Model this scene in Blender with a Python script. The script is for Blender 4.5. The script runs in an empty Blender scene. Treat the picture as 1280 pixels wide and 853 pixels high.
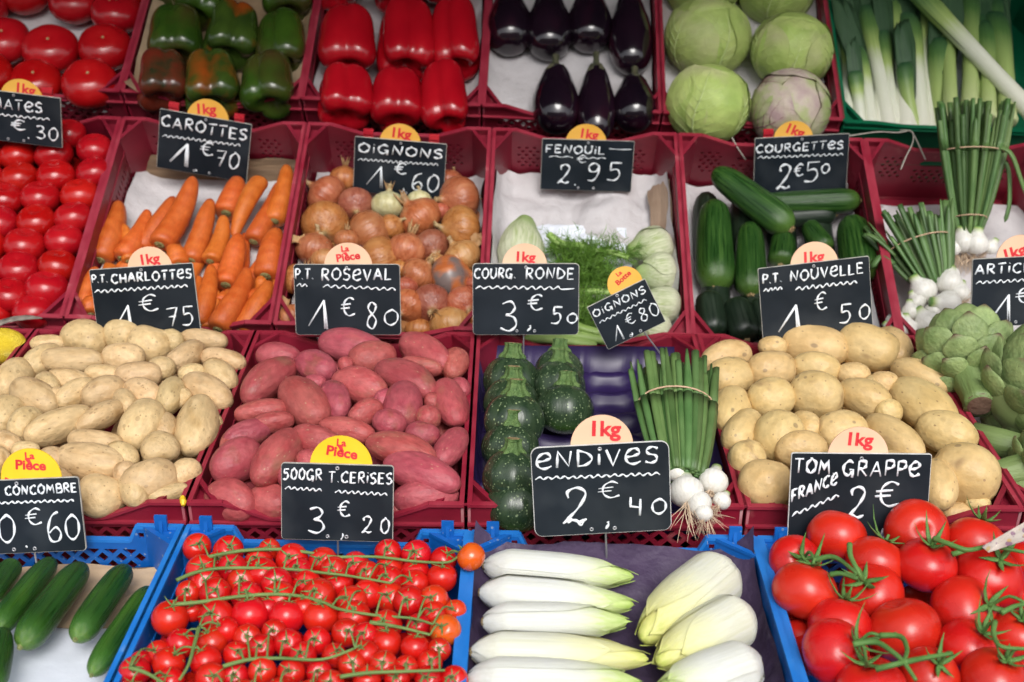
import bpy, math, random
import numpy as np
from mathutils import Vector, Matrix, Quaternion, noise
random.seed(7)
SC = bpy.context.scene
COL = SC.collection
# ------------------------------------------------------------------ camera, sky, sun, exposure
PITCH = math.radians(26)
CAM = Vector((0, 0, 1.6))
RC = Matrix.Rotation(math.radians(90) - PITCH, 3, 'X')
F = 1500.0
cd = bpy.data.cameras.new('camera'); cam = bpy.data.objects.new('camera', cd); COL.objects.link(cam)
cam.location = CAM; cam.rotation_euler = (math.radians(90) - PITCH, 0, 0)
cd.sensor_width = 36; cd.lens = 36 * F / 1280; cd.clip_end = 500; cd.clip_start = .05
cd.dof.use_dof = True; cd.dof.focus_distance = 1.36; cd.dof.aperture_fstop = 6.0
SC.camera = cam
w = bpy.data.worlds.new('World'); SC.world = w; w.use_nodes = True
nt = w.node_tree; bg = nt.nodes['Background']
sky = nt.nodes.new('ShaderNodeTexSky'); sky.sky_type = 'NISHITA'; sky.sun_disc = False
SUN_EL, SUN_AZ = math.radians(50), math.radians(170)
sky.sun_elevation = SUN_EL; sky.sun_rotation = SUN_AZ; sky.air_density = 1.0; sky.dust_density = 4.0
hs = nt.nodes.new('ShaderNodeHueSaturation'); hs.inputs['Saturation'].default_value = .22
nt.links.new(sky.outputs[0], hs.inputs['Color']); nt.links.new(hs.outputs[0], bg.inputs[0])
bg.inputs[1].default_value = .15
sd = bpy.data.lights.new('sun', 'SUN'); sun = bpy.data.objects.new('sun', sd); COL.objects.link(sun)
sd.energy = 1.1; sd.angle = math.radians(28); sd.color = (1, .97, .93)
dv = Vector((math.sin(SUN_AZ) * math.cos(SUN_EL), math.cos(SUN_AZ) * math.cos(SUN_EL), math.sin(SUN_EL)))
sun.rotation_euler = dv.to_track_quat('Z', 'Y').to_euler(); sun.location = (0, -3, 6)
SC.view_settings.view_transform = 'Standard'; SC.view_settings.look = 'None'
SC.view_settings.exposure = 0.47; SC.view_settings.gamma = 1
SC.cycles.use_denoising = True
# ------------------------------------------------------------------ tiers: four sloping shelves of crates
CW, CL = .302, .4          # pitch between crates, crate length
def rot(e):
    a, b, c = e
    return Matrix.Rotation(a, 3, 'X') @ Matrix.Rotation(c, 3, 'Z') @ Matrix.Rotation(b, 3, 'Y')
class Tier:
    def __init__(s, o, e, back=0.0):
        m = RC @ rot(e)
        s.m = m; s.mi = m.inverted()
        s.o = CAM + RC @ Vector(o) - m @ Vector((0, back, 0))
        s.M = Matrix.Translation(s.o) @ m.to_4x4()
    def w(s, u, v, h=0): return s.o + s.m @ Vector((u, v, h))
    def l(s, p): return s.mi @ (p - s.o)
    def d(s, u, v, h=0): return s.m @ Vector((u, v, h))
T1 = Tier((-.044, -.203, -1.270), (-1.143, .015, -.013), CL)
T2 = Tier((-.050, -.178, -1.294), (-1.084, .008, -.001))
T3 = Tier((-.044, .015, -1.731), (-.599, .011, -.029))
T4 = Tier((-.051, .392, -2.004), (-.549, .017, -.037))
def ray(px, py): return RC @ Vector(((px - 640) / F, (426.5 - py) / F, -1))
def hit(T, px, py, ax, val):
    r = T.mi @ ray(px, py); o = T.l(CAM)
    t = (val - o[ax]) / r[ax]
    return o + r * t, t       # local point, depth along the lens axis
def at(T, px, py, h=0, v0=None, v1=None):
    p, t = hit(T, px, py, 2, h)
    if v1 is not None and p.y > v1: p, t = hit(T, px, py, 1, v1)
    elif v0 is not None and p.y < v0: p, t = hit(T, px, py, 1, v0)
    return p, t
# ------------------------------------------------------------------ object helpers
def link(name, me, parent=None, mat=None, mtx=None):
    o = bpy.data.objects.new(name, me); COL.objects.link(o)
    if parent: o.parent = parent
    if mtx is not None: o.matrix_local = mtx
    if mat and me and not me.materials: me.materials.append(mat)
    return o
def tag(o, label=None, cat=None, group=None, kind=None):
    if label: o['label'] = label
    if cat: o['category'] = cat
    if group: o['group'] = group
    if kind: o['kind'] = kind
    return o
def empty(name, mtx, label, cat, group=None):
    o = bpy.data.objects.new(name, None); COL.objects.link(o); o.matrix_world = mtx; o.empty_display_size = .02
    return tag(o, label, cat, group)
def mesh(name, v, f, mat=None, smooth=True):
    me = bpy.data.meshes.new(name); me.from_pydata([tuple(x) for x in v], [], f); me.update()
    if smooth: me.shade_smooth()
    if mat: me.materials.append(mat)
    return me
class MB:
    def __init__(s): s.v = []; s.f = []
    def add(s, v, f):
        n = len(s.v); s.v += [tuple(x) for x in v]; s.f += [tuple(i + n for i in q) for q in f]; return s
    def box(s, x0, x1, y0, y1, z0, z1):
        v = [(x, y, z) for z in (z0, z1) for y in (y0, y1) for x in (x0, x1)]
        return s.add(v, [(0, 2, 3, 1), (4, 5, 7, 6), (0, 1, 5, 4), (2, 6, 7, 3), (0, 4, 6, 2), (1, 3, 7, 5)])
    def bar(s, a, b, w, t, up=(0, 0, 1)):   # box along a-b, w wide, t thick along up
        a, b = Vector(a), Vector(b); d = (b - a).normalized(); u = Vector(up)
        x = d.cross(u).normalized() * w / 2; z = x.cross(d).normalized() * t / 2
        v = [p + i * x + j * z for p in (a, b) for j in (-1, 1) for i in (-1, 1)]
        return s.add(v, [(0, 1, 3, 2), (4, 6, 7, 5), (0, 4, 5, 1), (2, 3, 7, 6), (0, 2, 6, 4), (1, 5, 7, 3)])
    def tube(s, pts, rad, n=6, sq=1.0, up=None, cap=True):
        pts = [Vector(p) for p in pts]
        if not isinstance(rad, (list, tuple)): rad = [rad] * len(pts)
        k0 = len(s.v); m = len(pts); u = None
        for i, p in enumerate(pts):
            d = (pts[min(i + 1, m - 1)] - pts[max(i - 1, 0)])
            d = d.normalized() if d.length > 1e-9 else Vector((0, 0, 1))
            if up is not None: u = Vector(up)
            elif u is None: u = Vector((0, 0, 1)) if abs(d.z) < .9 else Vector((1, 0, 0))
            a = d.cross(u)
            a = a.normalized() if a.length > 1e-6 else d.orthogonal().normalized()
            u2 = a.cross(d).normalized()
            if up is None: u = u2
            for j in range(n):
                t = 2 * math.pi * j / n
                s.v.append(tuple(p + (a * math.cos(t) + u2 * math.sin(t) * sq) * rad[i]))
        for i in range(m - 1):
            for j in range(n):
                a, b = k0 + i * n + j, k0 + i * n + (j + 1) % n
                s.f.append((a, b, b + n, a + n))
        if cap:
            s.f.append(tuple(k0 + j for j in range(n))[::-1]); s.f.append(tuple(k0 + (m - 1) * n + j for j in range(n)))
        return s
    def me(s, name, mat=None, smooth=False): return mesh(name, s.v, s.f, mat, smooth)
def cat_smooth(p, n=4):
    p = [Vector(x) for x in p]; out = []
    if len(p) < 3: return p
    for i in range(len(p) - 1):
        a, b, c, d = p[max(i - 1, 0)], p[i], p[i + 1], p[min(i + 2, len(p) - 1)]
        for k in range(n):
            t = k / n
            out.append(.5 * ((2 * b) + (c - a) * t + (2 * a - 5 * b + 4 * c - d) * t * t + (3 * b - 3 * c + d - a) * t ** 3))
    out.append(p[-1]); return out
def lathe(prof, n=20, fn=None):
    """prof: (z, r) bottom to top; closed at both ends"""
    v = []; f = []; m = len(prof)
    for i, (z, r) in enumerate(prof):
        for j in range(n):
            t = 2 * math.pi * j / n
            p = (r * math.cos(t), r * math.sin(t), z)
            v.append(fn(p[0], p[1], z, t, i / (m - 1)) if fn else p)
    for i in range(m - 1):
        for j in range(n):
            a, b = i * n + j, i * n + (j + 1) % n
            f.append((a, b, b + n, a + n))
    f.append(tuple(range(n))[::-1]); f.append(tuple((m - 1) * n + j for j in range(n)))
    return v, f
def ellip(m=13, e=1.0, k=1.0):
    """profile of a unit spheroid, z -.5...5; e<1 squarer"""
    out = []
    for i in range(m):
        a = math.pi * (i + .02) / (m - 1 + .04)
        out.append((-.5 * math.cos(a), .5 * max(math.sin(a), .0) ** e * k))
    return out
def nz(x, y, z, s, sd): return noise.noise(Vector((x * s + sd * 7.3, y * s - sd * 3.1, z * s + sd * 11.7)))
# ------------------------------------------------------------------ materials
def mix(t, a, b, fac, mode='MIX'):
    n = t.nodes.new('ShaderNodeMix'); n.data_type = 'RGBA'; n.blend_type = mode
    for s, x in ((n.inputs[0], fac), (n.inputs[6], a), (n.inputs[7], b)):
        if hasattr(x, 'links') or isinstance(x, bpy.types.NodeSocket): t.links.new(x, s)
        elif isinstance(x, (tuple, list)): s.default_value = (*x[:3], 1)
        else: s.default_value = x
    return n.outputs[2]
def ramp(t, fac, stops, interp='LINEAR'):
    n = t.nodes.new('ShaderNodeValToRGB'); e = n.color_ramp.elements; n.color_ramp.interpolation = interp
    while len(e) < len(stops): e.new(.5)
    for i, (p, c) in enumerate(stops):
        e[i].position = p; e[i].color = c if len(c) == 4 else (*c, 1)
    t.links.new(fac, n.inputs[0]); return n
def math_(t, op, a, b=0.0):
    n = t.nodes.new('ShaderNodeMath'); n.operation = op
    for i, x in enumerate((a, b)):
        if isinstance(x, bpy.types.NodeSocket): t.links.new(x, n.inputs[i])
        else: n.inputs[i].default_value = x
    return n.outputs[0]
BD = [.002]
def MAT(name, stops, scale=3, st=(1, 1, 1), rough=.5, spec=.5, coat=0, bump=0, bscale=40, zr=None, zn=.08, spots=None,
        rnd=0.0, detail=4, sss=0, sscol=None, trans=0, hue=0.0, fine=None, metal=0, patch=None, ridge=None, rr=.1, bd=None):
    m = bpy.data.materials.new(name); m.use_nodes = True; t = m.node_tree; N = t.nodes; L = t.links
    b = N['Principled BSDF']; tc = N.new('ShaderNodeTexCoord'); oi = N.new('ShaderNodeObjectInfo')
    off = N.new('ShaderNodeVectorMath'); off.operation = 'SCALE'; off.inputs[0].default_value = (17, 31, 23)
    L.new(oi.outputs['Random'], off.inputs['Scale'])
    add = N.new('ShaderNodeVectorMath'); L.new(tc.outputs['Object'], add.inputs[0]); L.new(off.outputs[0], add.inputs[1])
    mp = N.new('ShaderNodeMapping'); mp.inputs['Scale'].default_value = st; L.new(add.outputs[0], mp.inputs[0])
    n1 = N.new('ShaderNodeTexNoise'); n1.inputs['Scale'].default_value = scale; n1.inputs['Detail'].default_value = detail
    L.new(mp.outputs[0], n1.inputs['Vector'])
    col = ramp(t, n1.outputs['Fac'], stops).outputs[0]
    if patch:   # (scale, low, high, colour): broad soft patches
        n2 = N.new('ShaderNodeTexNoise'); n2.inputs['Scale'].default_value = patch[0]; n2.inputs['Detail'].default_value = 3
        L.new(add.outputs[0], n2.inputs['Vector'])
        col = mix(t, col, patch[3], ramp(t, n2.outputs['Fac'], [(patch[1], (0, 0, 0)), (patch[2], (1, 1, 1))]).outputs[0])
    if zr:
        sp = N.new('ShaderNodeSeparateXYZ'); L.new(tc.outputs['Object'], sp.inputs[0])
        z = math_(t, 'ADD', sp.outputs[2], .5)
        z = math_(t, 'ADD', z, math_(t, 'MULTIPLY', math_(t, 'SUBTRACT', n1.outputs['Fac'], .5), zn))
        zz = ramp(t, z, zr)
        col = mix(t, col, zz.outputs[0], zz.outputs[1])
    for s_ in (spots or []):   # (scale, radius, colour, amount, (stretch))
        vo = N.new('ShaderNodeTexVoronoi'); vo.inputs['Scale'].default_value = s_[0]
        if len(s_) > 4:
            m2 = N.new('ShaderNodeMapping'); m2.inputs['Scale'].default_value = s_[4]; L.new(add.outputs[0], m2.inputs[0]); L.new(m2.outputs[0], vo.inputs['Vector'])
        else: L.new(add.outputs[0], vo.inputs['Vector'])
        sep = N.new('ShaderNodeSeparateColor'); L.new(vo.outputs['Color'], sep.inputs[0])
        d = math_(t, 'SUBTRACT', vo.outputs['Distance'], math_(t, 'MULTIPLY', sep.outputs[0], s_[1]))
        k = ramp(t, math_(t, 'ADD', d, .5), [(.47, (s_[3],) * 3), (.53, (0, 0, 0))]).outputs[0]
        col = mix(t, col, s_[2], k)
    if fine:   # (scale, amount)
        n3 = N.new('ShaderNodeTexNoise'); n3.inputs['Scale'].default_value = fine[0]; n3.inputs['Detail'].default_value = 6
        L.new(add.outputs[0], n3.inputs['Vector'])
        col = mix(t, col, ramp(t, n3.outputs['Fac'], [(.3, (1 - fine[1],) * 3), (.7, (1, 1, 1))]).outputs[0], 1.0, 'MULTIPLY')
    if rnd or hue:
        h = N.new('ShaderNodeHueSaturation'); L.new(col, h.inputs['Color'])
        L.new(math_(t, 'ADD', math_(t, 'MULTIPLY', oi.outputs['Random'], rnd * 2), 1 - rnd), h.inputs['Value'])
        r2 = math_(t, 'FRACT', math_(t, 'MULTIPLY', oi.outputs['Random'], 13.7))
        L.new(math_(t, 'ADD', math_(t, 'MULTIPLY', r2, hue * 2), .5 - hue), h.inputs['Hue']); col = h.outputs[0]
    L.new(col, b.inputs['Base Color'])
    rg = ramp(t, n1.outputs['Fac'], [(.3, (max(rough - rr, .03),) * 3), (.7, (min(rough + rr, 1),) * 3)]); L.new(rg.outputs[0], b.inputs['Roughness'])
    b.inputs['Specular IOR Level'].default_value = spec; b.inputs['Coat Weight'].default_value = coat; b.inputs['Coat Roughness'].default_value = .12
    b.inputs['Metallic'].default_value = metal
    if sss:
        b.inputs['Subsurface Weight'].default_value = sss; b.inputs['Subsurface Radius'].default_value = sscol or (1, .5, .3); b.inputs['Subsurface Scale'].default_value = .006
    if trans:
        tr = N.new('ShaderNodeBsdfTranslucent'); L.new(col, tr.inputs[0]); ms = N.new('ShaderNodeMixShader'); ms.inputs[0].default_value = trans
        L.new(b.outputs[0], ms.inputs[1]); L.new(tr.outputs[0], ms.inputs[2]); L.new(ms.outputs[0], N['Material Output'].inputs[0])
    if bump:
        nb = N.new('ShaderNodeTexNoise'); nb.inputs['Scale'].default_value = bscale; nb.inputs['Detail'].default_value = 5
        L.new(mp.outputs[0], nb.inputs['Vector']); bp = N.new('ShaderNodeBump'); bp.inputs['Strength'].default_value = bump; bp.inputs['Distance'].default_value = bd or BD[0]
        L.new(nb.outputs['Fac'], bp.inputs['Height']); L.new(bp.outputs[0], b.inputs['Normal'])
    return m
m_red = MAT('burgundy_plastic', [(.3, (.22, .007, .024)), (.7, (.31, .015, .040))], 9, rough=.45, bump=.15, bscale=60, fine=(14, .42), patch=(25, .66, .8, (.42, .13, .13)), rr=.1)
m_blue = MAT('blue_plastic', [(.3, (.004, .10, .42)), (.7, (.008, .15, .56))], 9, rough=.4, bump=.12, bscale=60, fine=(30, .2), spots=[(160, .25, (.35, .4, .45), .5)])
m_green = MAT('green_plastic', [(.3, (.0, .10, .045)), (.7, (.005, .15, .065))], 9, rough=.42, bump=.1, fine=(30, .2))
m_board = MAT('slate_black_board', [(.3, (.007, .012, .018)), (.7, (.014, .021, .030))], 14, rough=.45, spec=.3, bump=.08, bscale=120, patch=(13, .52, .8, (.040, .048, .056)), rr=.07, fine=(9, .35))
m_rim = MAT('worn_burgundy_rim', [(.3, (.24, .010, .028)), (.66, (.32, .025, .048)), (.85, (.46, .17, .17))], 26, rough=.5, bump=.2, bscale=80, detail=8)
m_brim = MAT('worn_blue_rim', [(.3, (.008, .15, .54)), (.66, (.02, .20, .62)), (.82, (.30, .42, .60))], 26, rough=.45, bump=.2, bscale=80, detail=8)
m_chalk = MAT('white_paint_writing', [(.3, (.68, .74, .80)), (.6, (.85, .88, .9))], 220, rough=.7)
m_edge = MAT('board_edge', [(.3, (.3, .3, .28)), (.7, (.6, .58, .52))], 60, rough=.5)
m_disc_o = MAT('orange_disc', [(.3, (.80, .42, .06)), (.7, (.86, .48, .09))], 20, rough=.5)
m_disc_y = MAT('yellow_disc', [(.3, (.88, .55, .02)), (.7, (.9, .6, .03))], 20, rough=.45)
m_disc_p = MAT('peach_disc', [(.3, (.80, .50, .32)), (.7, (.86, .56, .38))], 20, rough=.5)
m_redink = MAT('red_print', [(.3, (.62, .02, .03)), (.7, (.75, .04, .05))], 30, rough=.5)
m_steel = MAT('pin_steel', [(.3, (.45, .46, .48)), (.7, (.6, .6, .62))], 30, rough=.35, metal=.8)
m_clip = MAT('red_clip_plastic', [(.3, (.42, .015, .03)), (.7, (.55, .03, .04))], 30, rough=.3)
m_paper = MAT('white_liner_paper', [(.3, (.56, .53, .54)), (.7, (.70, .67, .68))], 6, rough=.85, bump=.9, bscale=22, bd=.012, fine=(18, .12), patch=(9, .62, .8, (.42, .33, .31)), spots=[(14, .07, (.2, .15, .12), .6)])
m_paper_w = MAT('clean_white_paper', [(.3, (.70, .74, .82)), (.7, (.80, .83, .90))], 6, rough=.8, bump=.6, bscale=16, bd=.006)
m_kraft = MAT('tan_cardboard', [(.3, (.42, .28, .16)), (.7, (.55, .40, .26))], 7, rough=.85, bump=.3, bscale=30, fine=(40, .2))
m_purple = MAT('purple_wrapping_paper', [(.3, (.035, .02, .055)), (.7, (.075, .048, .10))], 12, rough=.6, bump=.9, bscale=30, bd=.008, patch=(40, .6, .8, (.13, .10, .16)))
m_tray = MAT('violet_moulded_plastic', [(.3, (.020, .010, .060)), (.7, (.034, .018, .095))], 8, rough=.42, spec=.6)
m_wood = MAT('weathered_wood', [(.3, (.13, .08, .045)), (.7, (.26, .17, .10))], 14, st=(1, 8, 8), rough=.8, bump=.5, bscale=30)
m_table = MAT('dark_table_board', [(.3, (.02, .018, .016)), (.7, (.04, .035, .03))], 6, rough=.9)
m_string = MAT('grey_twine', [(.3, (.30, .28, .24)), (.7, (.5, .46, .4))], 200, rough=.9)
m_rubber = MAT('tan_rubber_band', [(.3, (.52, .34, .22)), (.7, (.62, .42, .28))], 40, rough=.5)
# ------------------------------------------------------------------ stall, ground, unseen awning
def strukt(name, me, mat): return tag(link(name, me, None, mat), kind='structure')
strukt('ground', MB().box(-60, 60, -60, 60, -.05, 0).me('ground'), MAT('asphalt', [(.3, (.04, .04, .042)), (.7, (.065, .065, .066))], 40, rough=.9, bump=.5))
strukt('pavement', MB().box(-8, 8, .7, 12, .004, .13).me('pavement'), MAT('pavement_stone', [(.3, (.16, .16, .155)), (.7, (.25, .245, .235))], 12, rough=.9, bump=.4))
stall = empty('market_stall', Matrix.Translation((0, 1.3, .13)), 'dark stepped stall table carrying all the crates, seen in the gaps between them', 'market stall')
for T in (T1, T2, T3, T4):
    a = MB().box(-1.4, 1.5, -.01 if T in (T1, T2) else .02, .43 if T is T4 else .395, -.165, -.148)
    link('shelf_board', a.me('shelf_board'), stall, m_table, stall.matrix_world.inverted() @ T.M)
for x in (-1.3, -.4, .5, 1.4):
    for T, v in ((T1, .02), (T2, .36), (T4, .38)):
        p = T.w(x, v, -.17); b = MB().box(-.025, .025, -.025, .025, .13 - p.z, 0)
        link('leg', b.me('leg'), stall, m_wood, stall.matrix_world.inverted() @ Matrix.Translation(p))
shade_awning = empty('awning', Matrix.Translation((0, 1.77, 2.28)), 'unseen dark green canvas awning added above the stall to shade its back crates', 'awning')  # out of view; added and positioned so the back tiers fall darker
m_canvas = MAT('awning_canvas', [(.3, (.05, .07, .06)), (.7, (.07, .09, .075))], 5, rough=.9, bump=.2)
v = []; f = []; NX, NY = 24, 8
for j in range(NY + 1):
    for i in range(NX + 1):
        x = -4 + 8 * i / NX; y = -.55 + 2.5 * j / NY
        v.append((x, y, .30 * j / NY - .05 * math.sin(math.pi * ((i / NX * 6) % 1))))
for j in range(NY):
    for i in range(NX):
        a = j * (NX + 1) + i; f.append((a, a + 1, a + NX + 2, a + NX + 1))
link('canvas', mesh('canvas', v, f), shade_awning, m_canvas)
b = MB(); n = 48; v = []; f = []
for i in range(n + 1):
    x = -4 + 8 * i / n; v += [(x, -.55, 0), (x, -.56, -.16 - .04 * abs(math.sin(i * math.pi / 3)))]
for i in range(n): f.append((2 * i, 2 * i + 2, 2 * i + 3, 2 * i + 1))
link('valance', mesh('valance', v, f), shade_awning, m_canvas)
for x in (-3.9, 3.9):
    link('pole', MB().tube([(x, -.5, 0), (x, -.5, -2.15)], .02, 10).me('pole', m_steel), shade_awning)
    link('pole', MB().tube([(x, 1.7, .25), (x, 1.7, -2.15)], .02, 10).me('pole', m_steel), shade_awning)
bk = empty('back_curtain', Matrix.Translation((0, 3.1, .13)), 'dark canvas curtain closing the stall behind the top crates', 'curtain')
v = []; f = []; n = 120
for i in range(n + 1):
    x = -4 + 8 * i / n; y = .04 * math.sin(i * .9) + .02 * math.sin(i * 2.3); v += [(x, y, 0), (x, y, 2.35)]
for i in range(n): f.append((2 * i, 2 * i + 2, 2 * i + 3, 2 * i + 1))
link('cloth', mesh('cloth', v, f), bk, m_canvas)
# houses across the street, behind the photographer
m_fac = MAT('pale_facade', [(.3, (.34, .31, .26)), (.7, (.42, .38, .32))], 2, rough=.9); m_glass = MAT('window_glass', [(.3, (.03, .035, .04)), (.7, (.05, .055, .06))], 2, rough=.1)
for k, (x0, x1, h_) in enumerate(((-16, -5, 6.2), (-4.98, 5, 5.4), (5.02, 17, 6.6))):
    e = empty('house', Matrix.Translation(((x0 + x1) / 2, -11, 0)), ['pale house across the street, left of the three', 'lowest pale house across the street, in the middle', 'tallest pale house across the street, at the right'][k], 'house', 'houses facing the market stall')
    w_ = (x1 - x0) / 2; link('wall', MB().box(-w_, w_, -6, 0, 0, h_).me('wall'), e, m_fac)
    link('roof', MB().add([(-w_ - .2, .3, h_), (w_ + .2, .3, h_), (w_ + .2, -3, h_ + 1.4), (-w_ - .2, -3, h_ + 1.4), (-w_ - .2, -6.3, h_), (w_ + .2, -6.3, h_)], [(0, 1, 2, 3), (3, 2, 5, 4), (0, 4, 5, 1)]).me('roof'), e, m_table)
    for i in range(5):
        for j in range(2):
            x = -w_ + (i + .5) * 2 * w_ / 5; z = .9 + j * 2.7
            f_ = link('window', MB().box(x - .5, x + .5, -.05, .03, z, z + 1.5).me('window'), e, m_fac); link('pane', MB().box(x - .42, x + .42, .03, .035, z + .08, z + 1.42).me('pane'), f_, m_glass)
# ------------------------------------------------------------------ crates
def deep(T, x, y, base=-.022, k=.062):
    p, _ = at(T, x, y, base); return base - k * min(max(p.y / .4, 0), 1)
def panel(name, outline, holes, t=.003):
    cu = bpy.data.curves.new(name, 'CURVE'); cu.dimensions = '2D'; cu.fill_mode = 'BOTH'; cu.extrude = t / 2
    for pts in [outline] + holes:
        s = cu.splines.new('POLY'); s.points.add(len(pts) - 1); s.use_cyclic_u = True
        for i, p in enumerate(pts): s.points[i].co = (p[0], p[1], 0, 1)
    o = bpy.data.objects.new(name, cu); COL.objects.link(o)
    bpy.context.view_layer.update()
    me = bpy.data.meshes.new_from_object(o.evaluated_get(bpy.context.evaluated_depsgraph_get()))
    bpy.data.objects.remove(o); me.name = name; me.materials.clear(); return me
W = .2985; L = .398; H = .14
def prof(c, s, d): return [(0, 0), (c, 0), (s, -d), (W - s, -d), (W - c, 0), (W, 0)]
def diamond(x, y, a, b): return [(x - a, y), (x, y - b), (x + a, y), (x, y + b)]
def lattice(y0, y1, x0=.026, x1=W - .026):
    out = []; k = int((x1 - x0) / .02); x0 = (x0 + x1) / 2 - k * .01; y = y0; r = 0
    while y - .008 > y1:
        if r == 0:
            out += [[(x0 + .02 * i + .01 - .0075, y), (x0 + .02 * i + .01 + .0075, y), (x0 + .02 * i + .01, y - .008)] for i in range(k)]
        else:
            o = 0 if r % 2 else .01
            out += [diamond(x0 + .02 * i + o, y - .001, .0062, .0062) for i in range(k + (1 if r % 2 else 0))]
        y -= .0095; r += 1
    return out
def clusters(y0, rows, cl):
    out = []
    for r in range(rows):
        for cx, k in cl:
            for i in range(k):
                out.append(diamond(cx + (i - k / 2) * .0125 + (.006 if r % 2 else 0), y0 - r * .0085, .0036, .0036))
    return out
def make_crate(name, mat, c, s, d, rear_holes, front_holes, side_holes, tabs=False, dip_rear=None):
    P = prof(c, s, d); parts = []
    ol = [(x, y) for x, y in P] + [(W, -H), (0, -H)]
    rx = Matrix.Rotation(math.pi / 2, 4, 'X')
    for y, hh, nm in ((.002, front_holes, 'front_wall'), (L - .002, rear_holes, 'rear_wall')):
        parts.append((nm, panel(nm, ol, hh), Matrix.Translation((0, y, 0)) @ rx))
    so = [(0, 0), (L, 0), (L, -H), (0, -H)]
    ry = Matrix(((0, 0, 1, 0), (1, 0, 0, 0), (0, 1, 0, 0), (0, 0, 0, 1)))
    sm = panel('side_wall', so, side_holes)
    for x in (.002, W - .002): parts.append(('side_wall', sm, Matrix.Translation((x, 0, 0)) @ ry))
    parts.append(('floor', MB().box(.003, W - .003, .003, L - .003, -H + .001, -H + .004).me('floor'), Matrix()))
    rim = MB(); e = .0035
    for y in (.0005, L - .0005):
        for a, b in zip(P[:-1], P[1:]): rim.bar((a[0], y, a[1] + .001), (b[0], y, b[1] + .001), .007, .0035)
        rim.box(.0, W, y - .005, y + .005, -d - .0055, -d - .003) if y < .1 else rim.box(0, W, y - .001, y + .005, -d - .0055, -d - .003)
        rim.box(.0, W, y - .004, y + .004, -H + .001, -H + .008)
    for x in (.0008, W - .0008):
        rim.bar((x, 0, .0015), (x, L, .0015), .0085, .004)
        rim.box(x - .004, x + .004, .02, L - .02, -.03, -.027)
    parts.append(('rim', rim.me('rim', m_rim if mat is m_red else m_brim if mat is m_blue else mat), Matrix()))
    cp = MB()
    dx, dy = (.030, .046) if not tabs else (.040, .034)
    for sx in (0, 1):
        for sy in (0, 1):
            X = lambda q: q if not sx else W - q
            Y = lambda q: q if not sy else L - q
            q = MB(); q.bar((X(.002), Y(dy), -H / 2 + .0005), (X(dx), Y(.002), -H / 2 + .0005), .003, H - .001)
            q.bar((X(.002), Y(dy), .0005), (X(dx), Y(.002), .0005), .0055, .004)
            zc = -.0095 if not tabs else -.002
            pts = [(X(.002), Y(dy), zc), (X(dx), Y(.002), zc), (X(.002), Y(.002), zc)]
            q.add(pts, [(0, 1, 2)])
            if tabs:
                q.bar((X(.022), Y(.004), -.002), (X(.022), Y(.004), .017), .013, .004, up=(0, 1, 0))
                q.bar((X(.022), Y(.0075), -.002), (X(.022), Y(.0045), .012), .004, .003, up=(0, 1, 0))
            parts.append(('corner_panel', q.me('corner_panel'), Matrix()))
    for nm, me, mx in parts:
        if not me.materials: me.materials.append(mat)
    return name, parts
def put_crate(proto, T, i, label, v=0, group=None, back=1.0, du=0, yaw=0):
    name, parts = proto
    mx = T.M @ Matrix.Translation((i * CW + .0018 + du, v + .001, 0)) @ Matrix.Rotation(yaw, 4, 'Z')
    o = empty(name, mx, label, 'crate', group)
    for nm, me, m in parts:
        link(nm, me, o, None, m)
    return o
slot = lambda y: [[(.105, y), (.11, y + .006), (W - .11, y + .006), (W - .105, y), (W - .11, y - .006), (W - .105 - .005, y - .006), (.11, y - .006)]]
slot = lambda y: [[(.108, y - .006), (W - .108, y - .006), (W - .102, y), (W - .108, y + .006), (.108, y + .006), (.102, y)]]
sideh = [[(a, -.045), (a + .004, -.045), (a + .004, -.058), (a, -.058)] for a in [.05 + .011 * k for k in range(28)]] + \
        [[(a, -.068), (a + .004, -.068), (a + .004, -.081), (a, -.081)] for a in [.055 + .011 * k for k in range(27)]]
cl_rear = clusters(-.036, 6, ((.062, 3), (W - .062, 3))) + slot(-.047) + clusters(-.064, 4, ((W / 2, 8),))
FRH = lattice(-.032, -.09)
pr_red = make_crate('vegetable_crate', m_red, .038, .088, .0195, cl_rear, FRH, sideh)
bl_holes = lattice(-.0265, -.085, .044, W - .044)
bl_small = [[(a, -.012), (a + .006, -.012), (a + .006, -.0055), (a, -.0055)] for a in (.042,)] + [[(W - a - .006, -.012), (W - a, -.012), (W - a, -.0055), (W - a - .006, -.0055)] for a in (.042,)]
pr_blue = make_crate('vegetable_crate', m_blue, .050, .058, .0175, bl_holes + bl_small, bl_holes, sideh, tabs=True)
RG = 'burgundy plastic vegetable crates on the stepped stall'; BG = 'blue plastic vegetable crates along the front of the stall'
for i, t in ((-3, 'burgundy crate holding a yellow lemon, at the far left of the potato row'), (-2, 'burgundy crate heaped with pale tan potatoes'),
             (-1, 'burgundy crate heaped with pink-skinned potatoes'), (0, 'burgundy crate of round courgettes and a bunch of spring onions'),
             (1, 'burgundy crate heaped with large golden potatoes'), (2, 'burgundy crate of artichokes at the right edge')):
    put_crate(pr_red, T2, i, t, group=RG)
for i, t in ((-3, 'burgundy crate of small round tomatoes in rows'), (-2, 'burgundy crate of orange carrots'), (-1, 'burgundy crate of brown onions'),
             (0, 'burgundy crate of fennel lined with white paper'), (1, 'burgundy crate of dark green courgettes'), (2, 'burgundy crate with two bunches of white spring onions')):
    put_crate(pr_red, T3, i, t, group=RG)
for i, t in ((-3, 'burgundy crate of large red tomatoes in the top row'), (-2, 'burgundy crate of green and reddening peppers'), (-1, 'burgundy crate of shiny red peppers'),
             (0, 'burgundy crate of black aubergines'), (1, 'burgundy crate of round green cabbages')):
    put_crate(pr_red, T4, i, t, group=RG)
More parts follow.
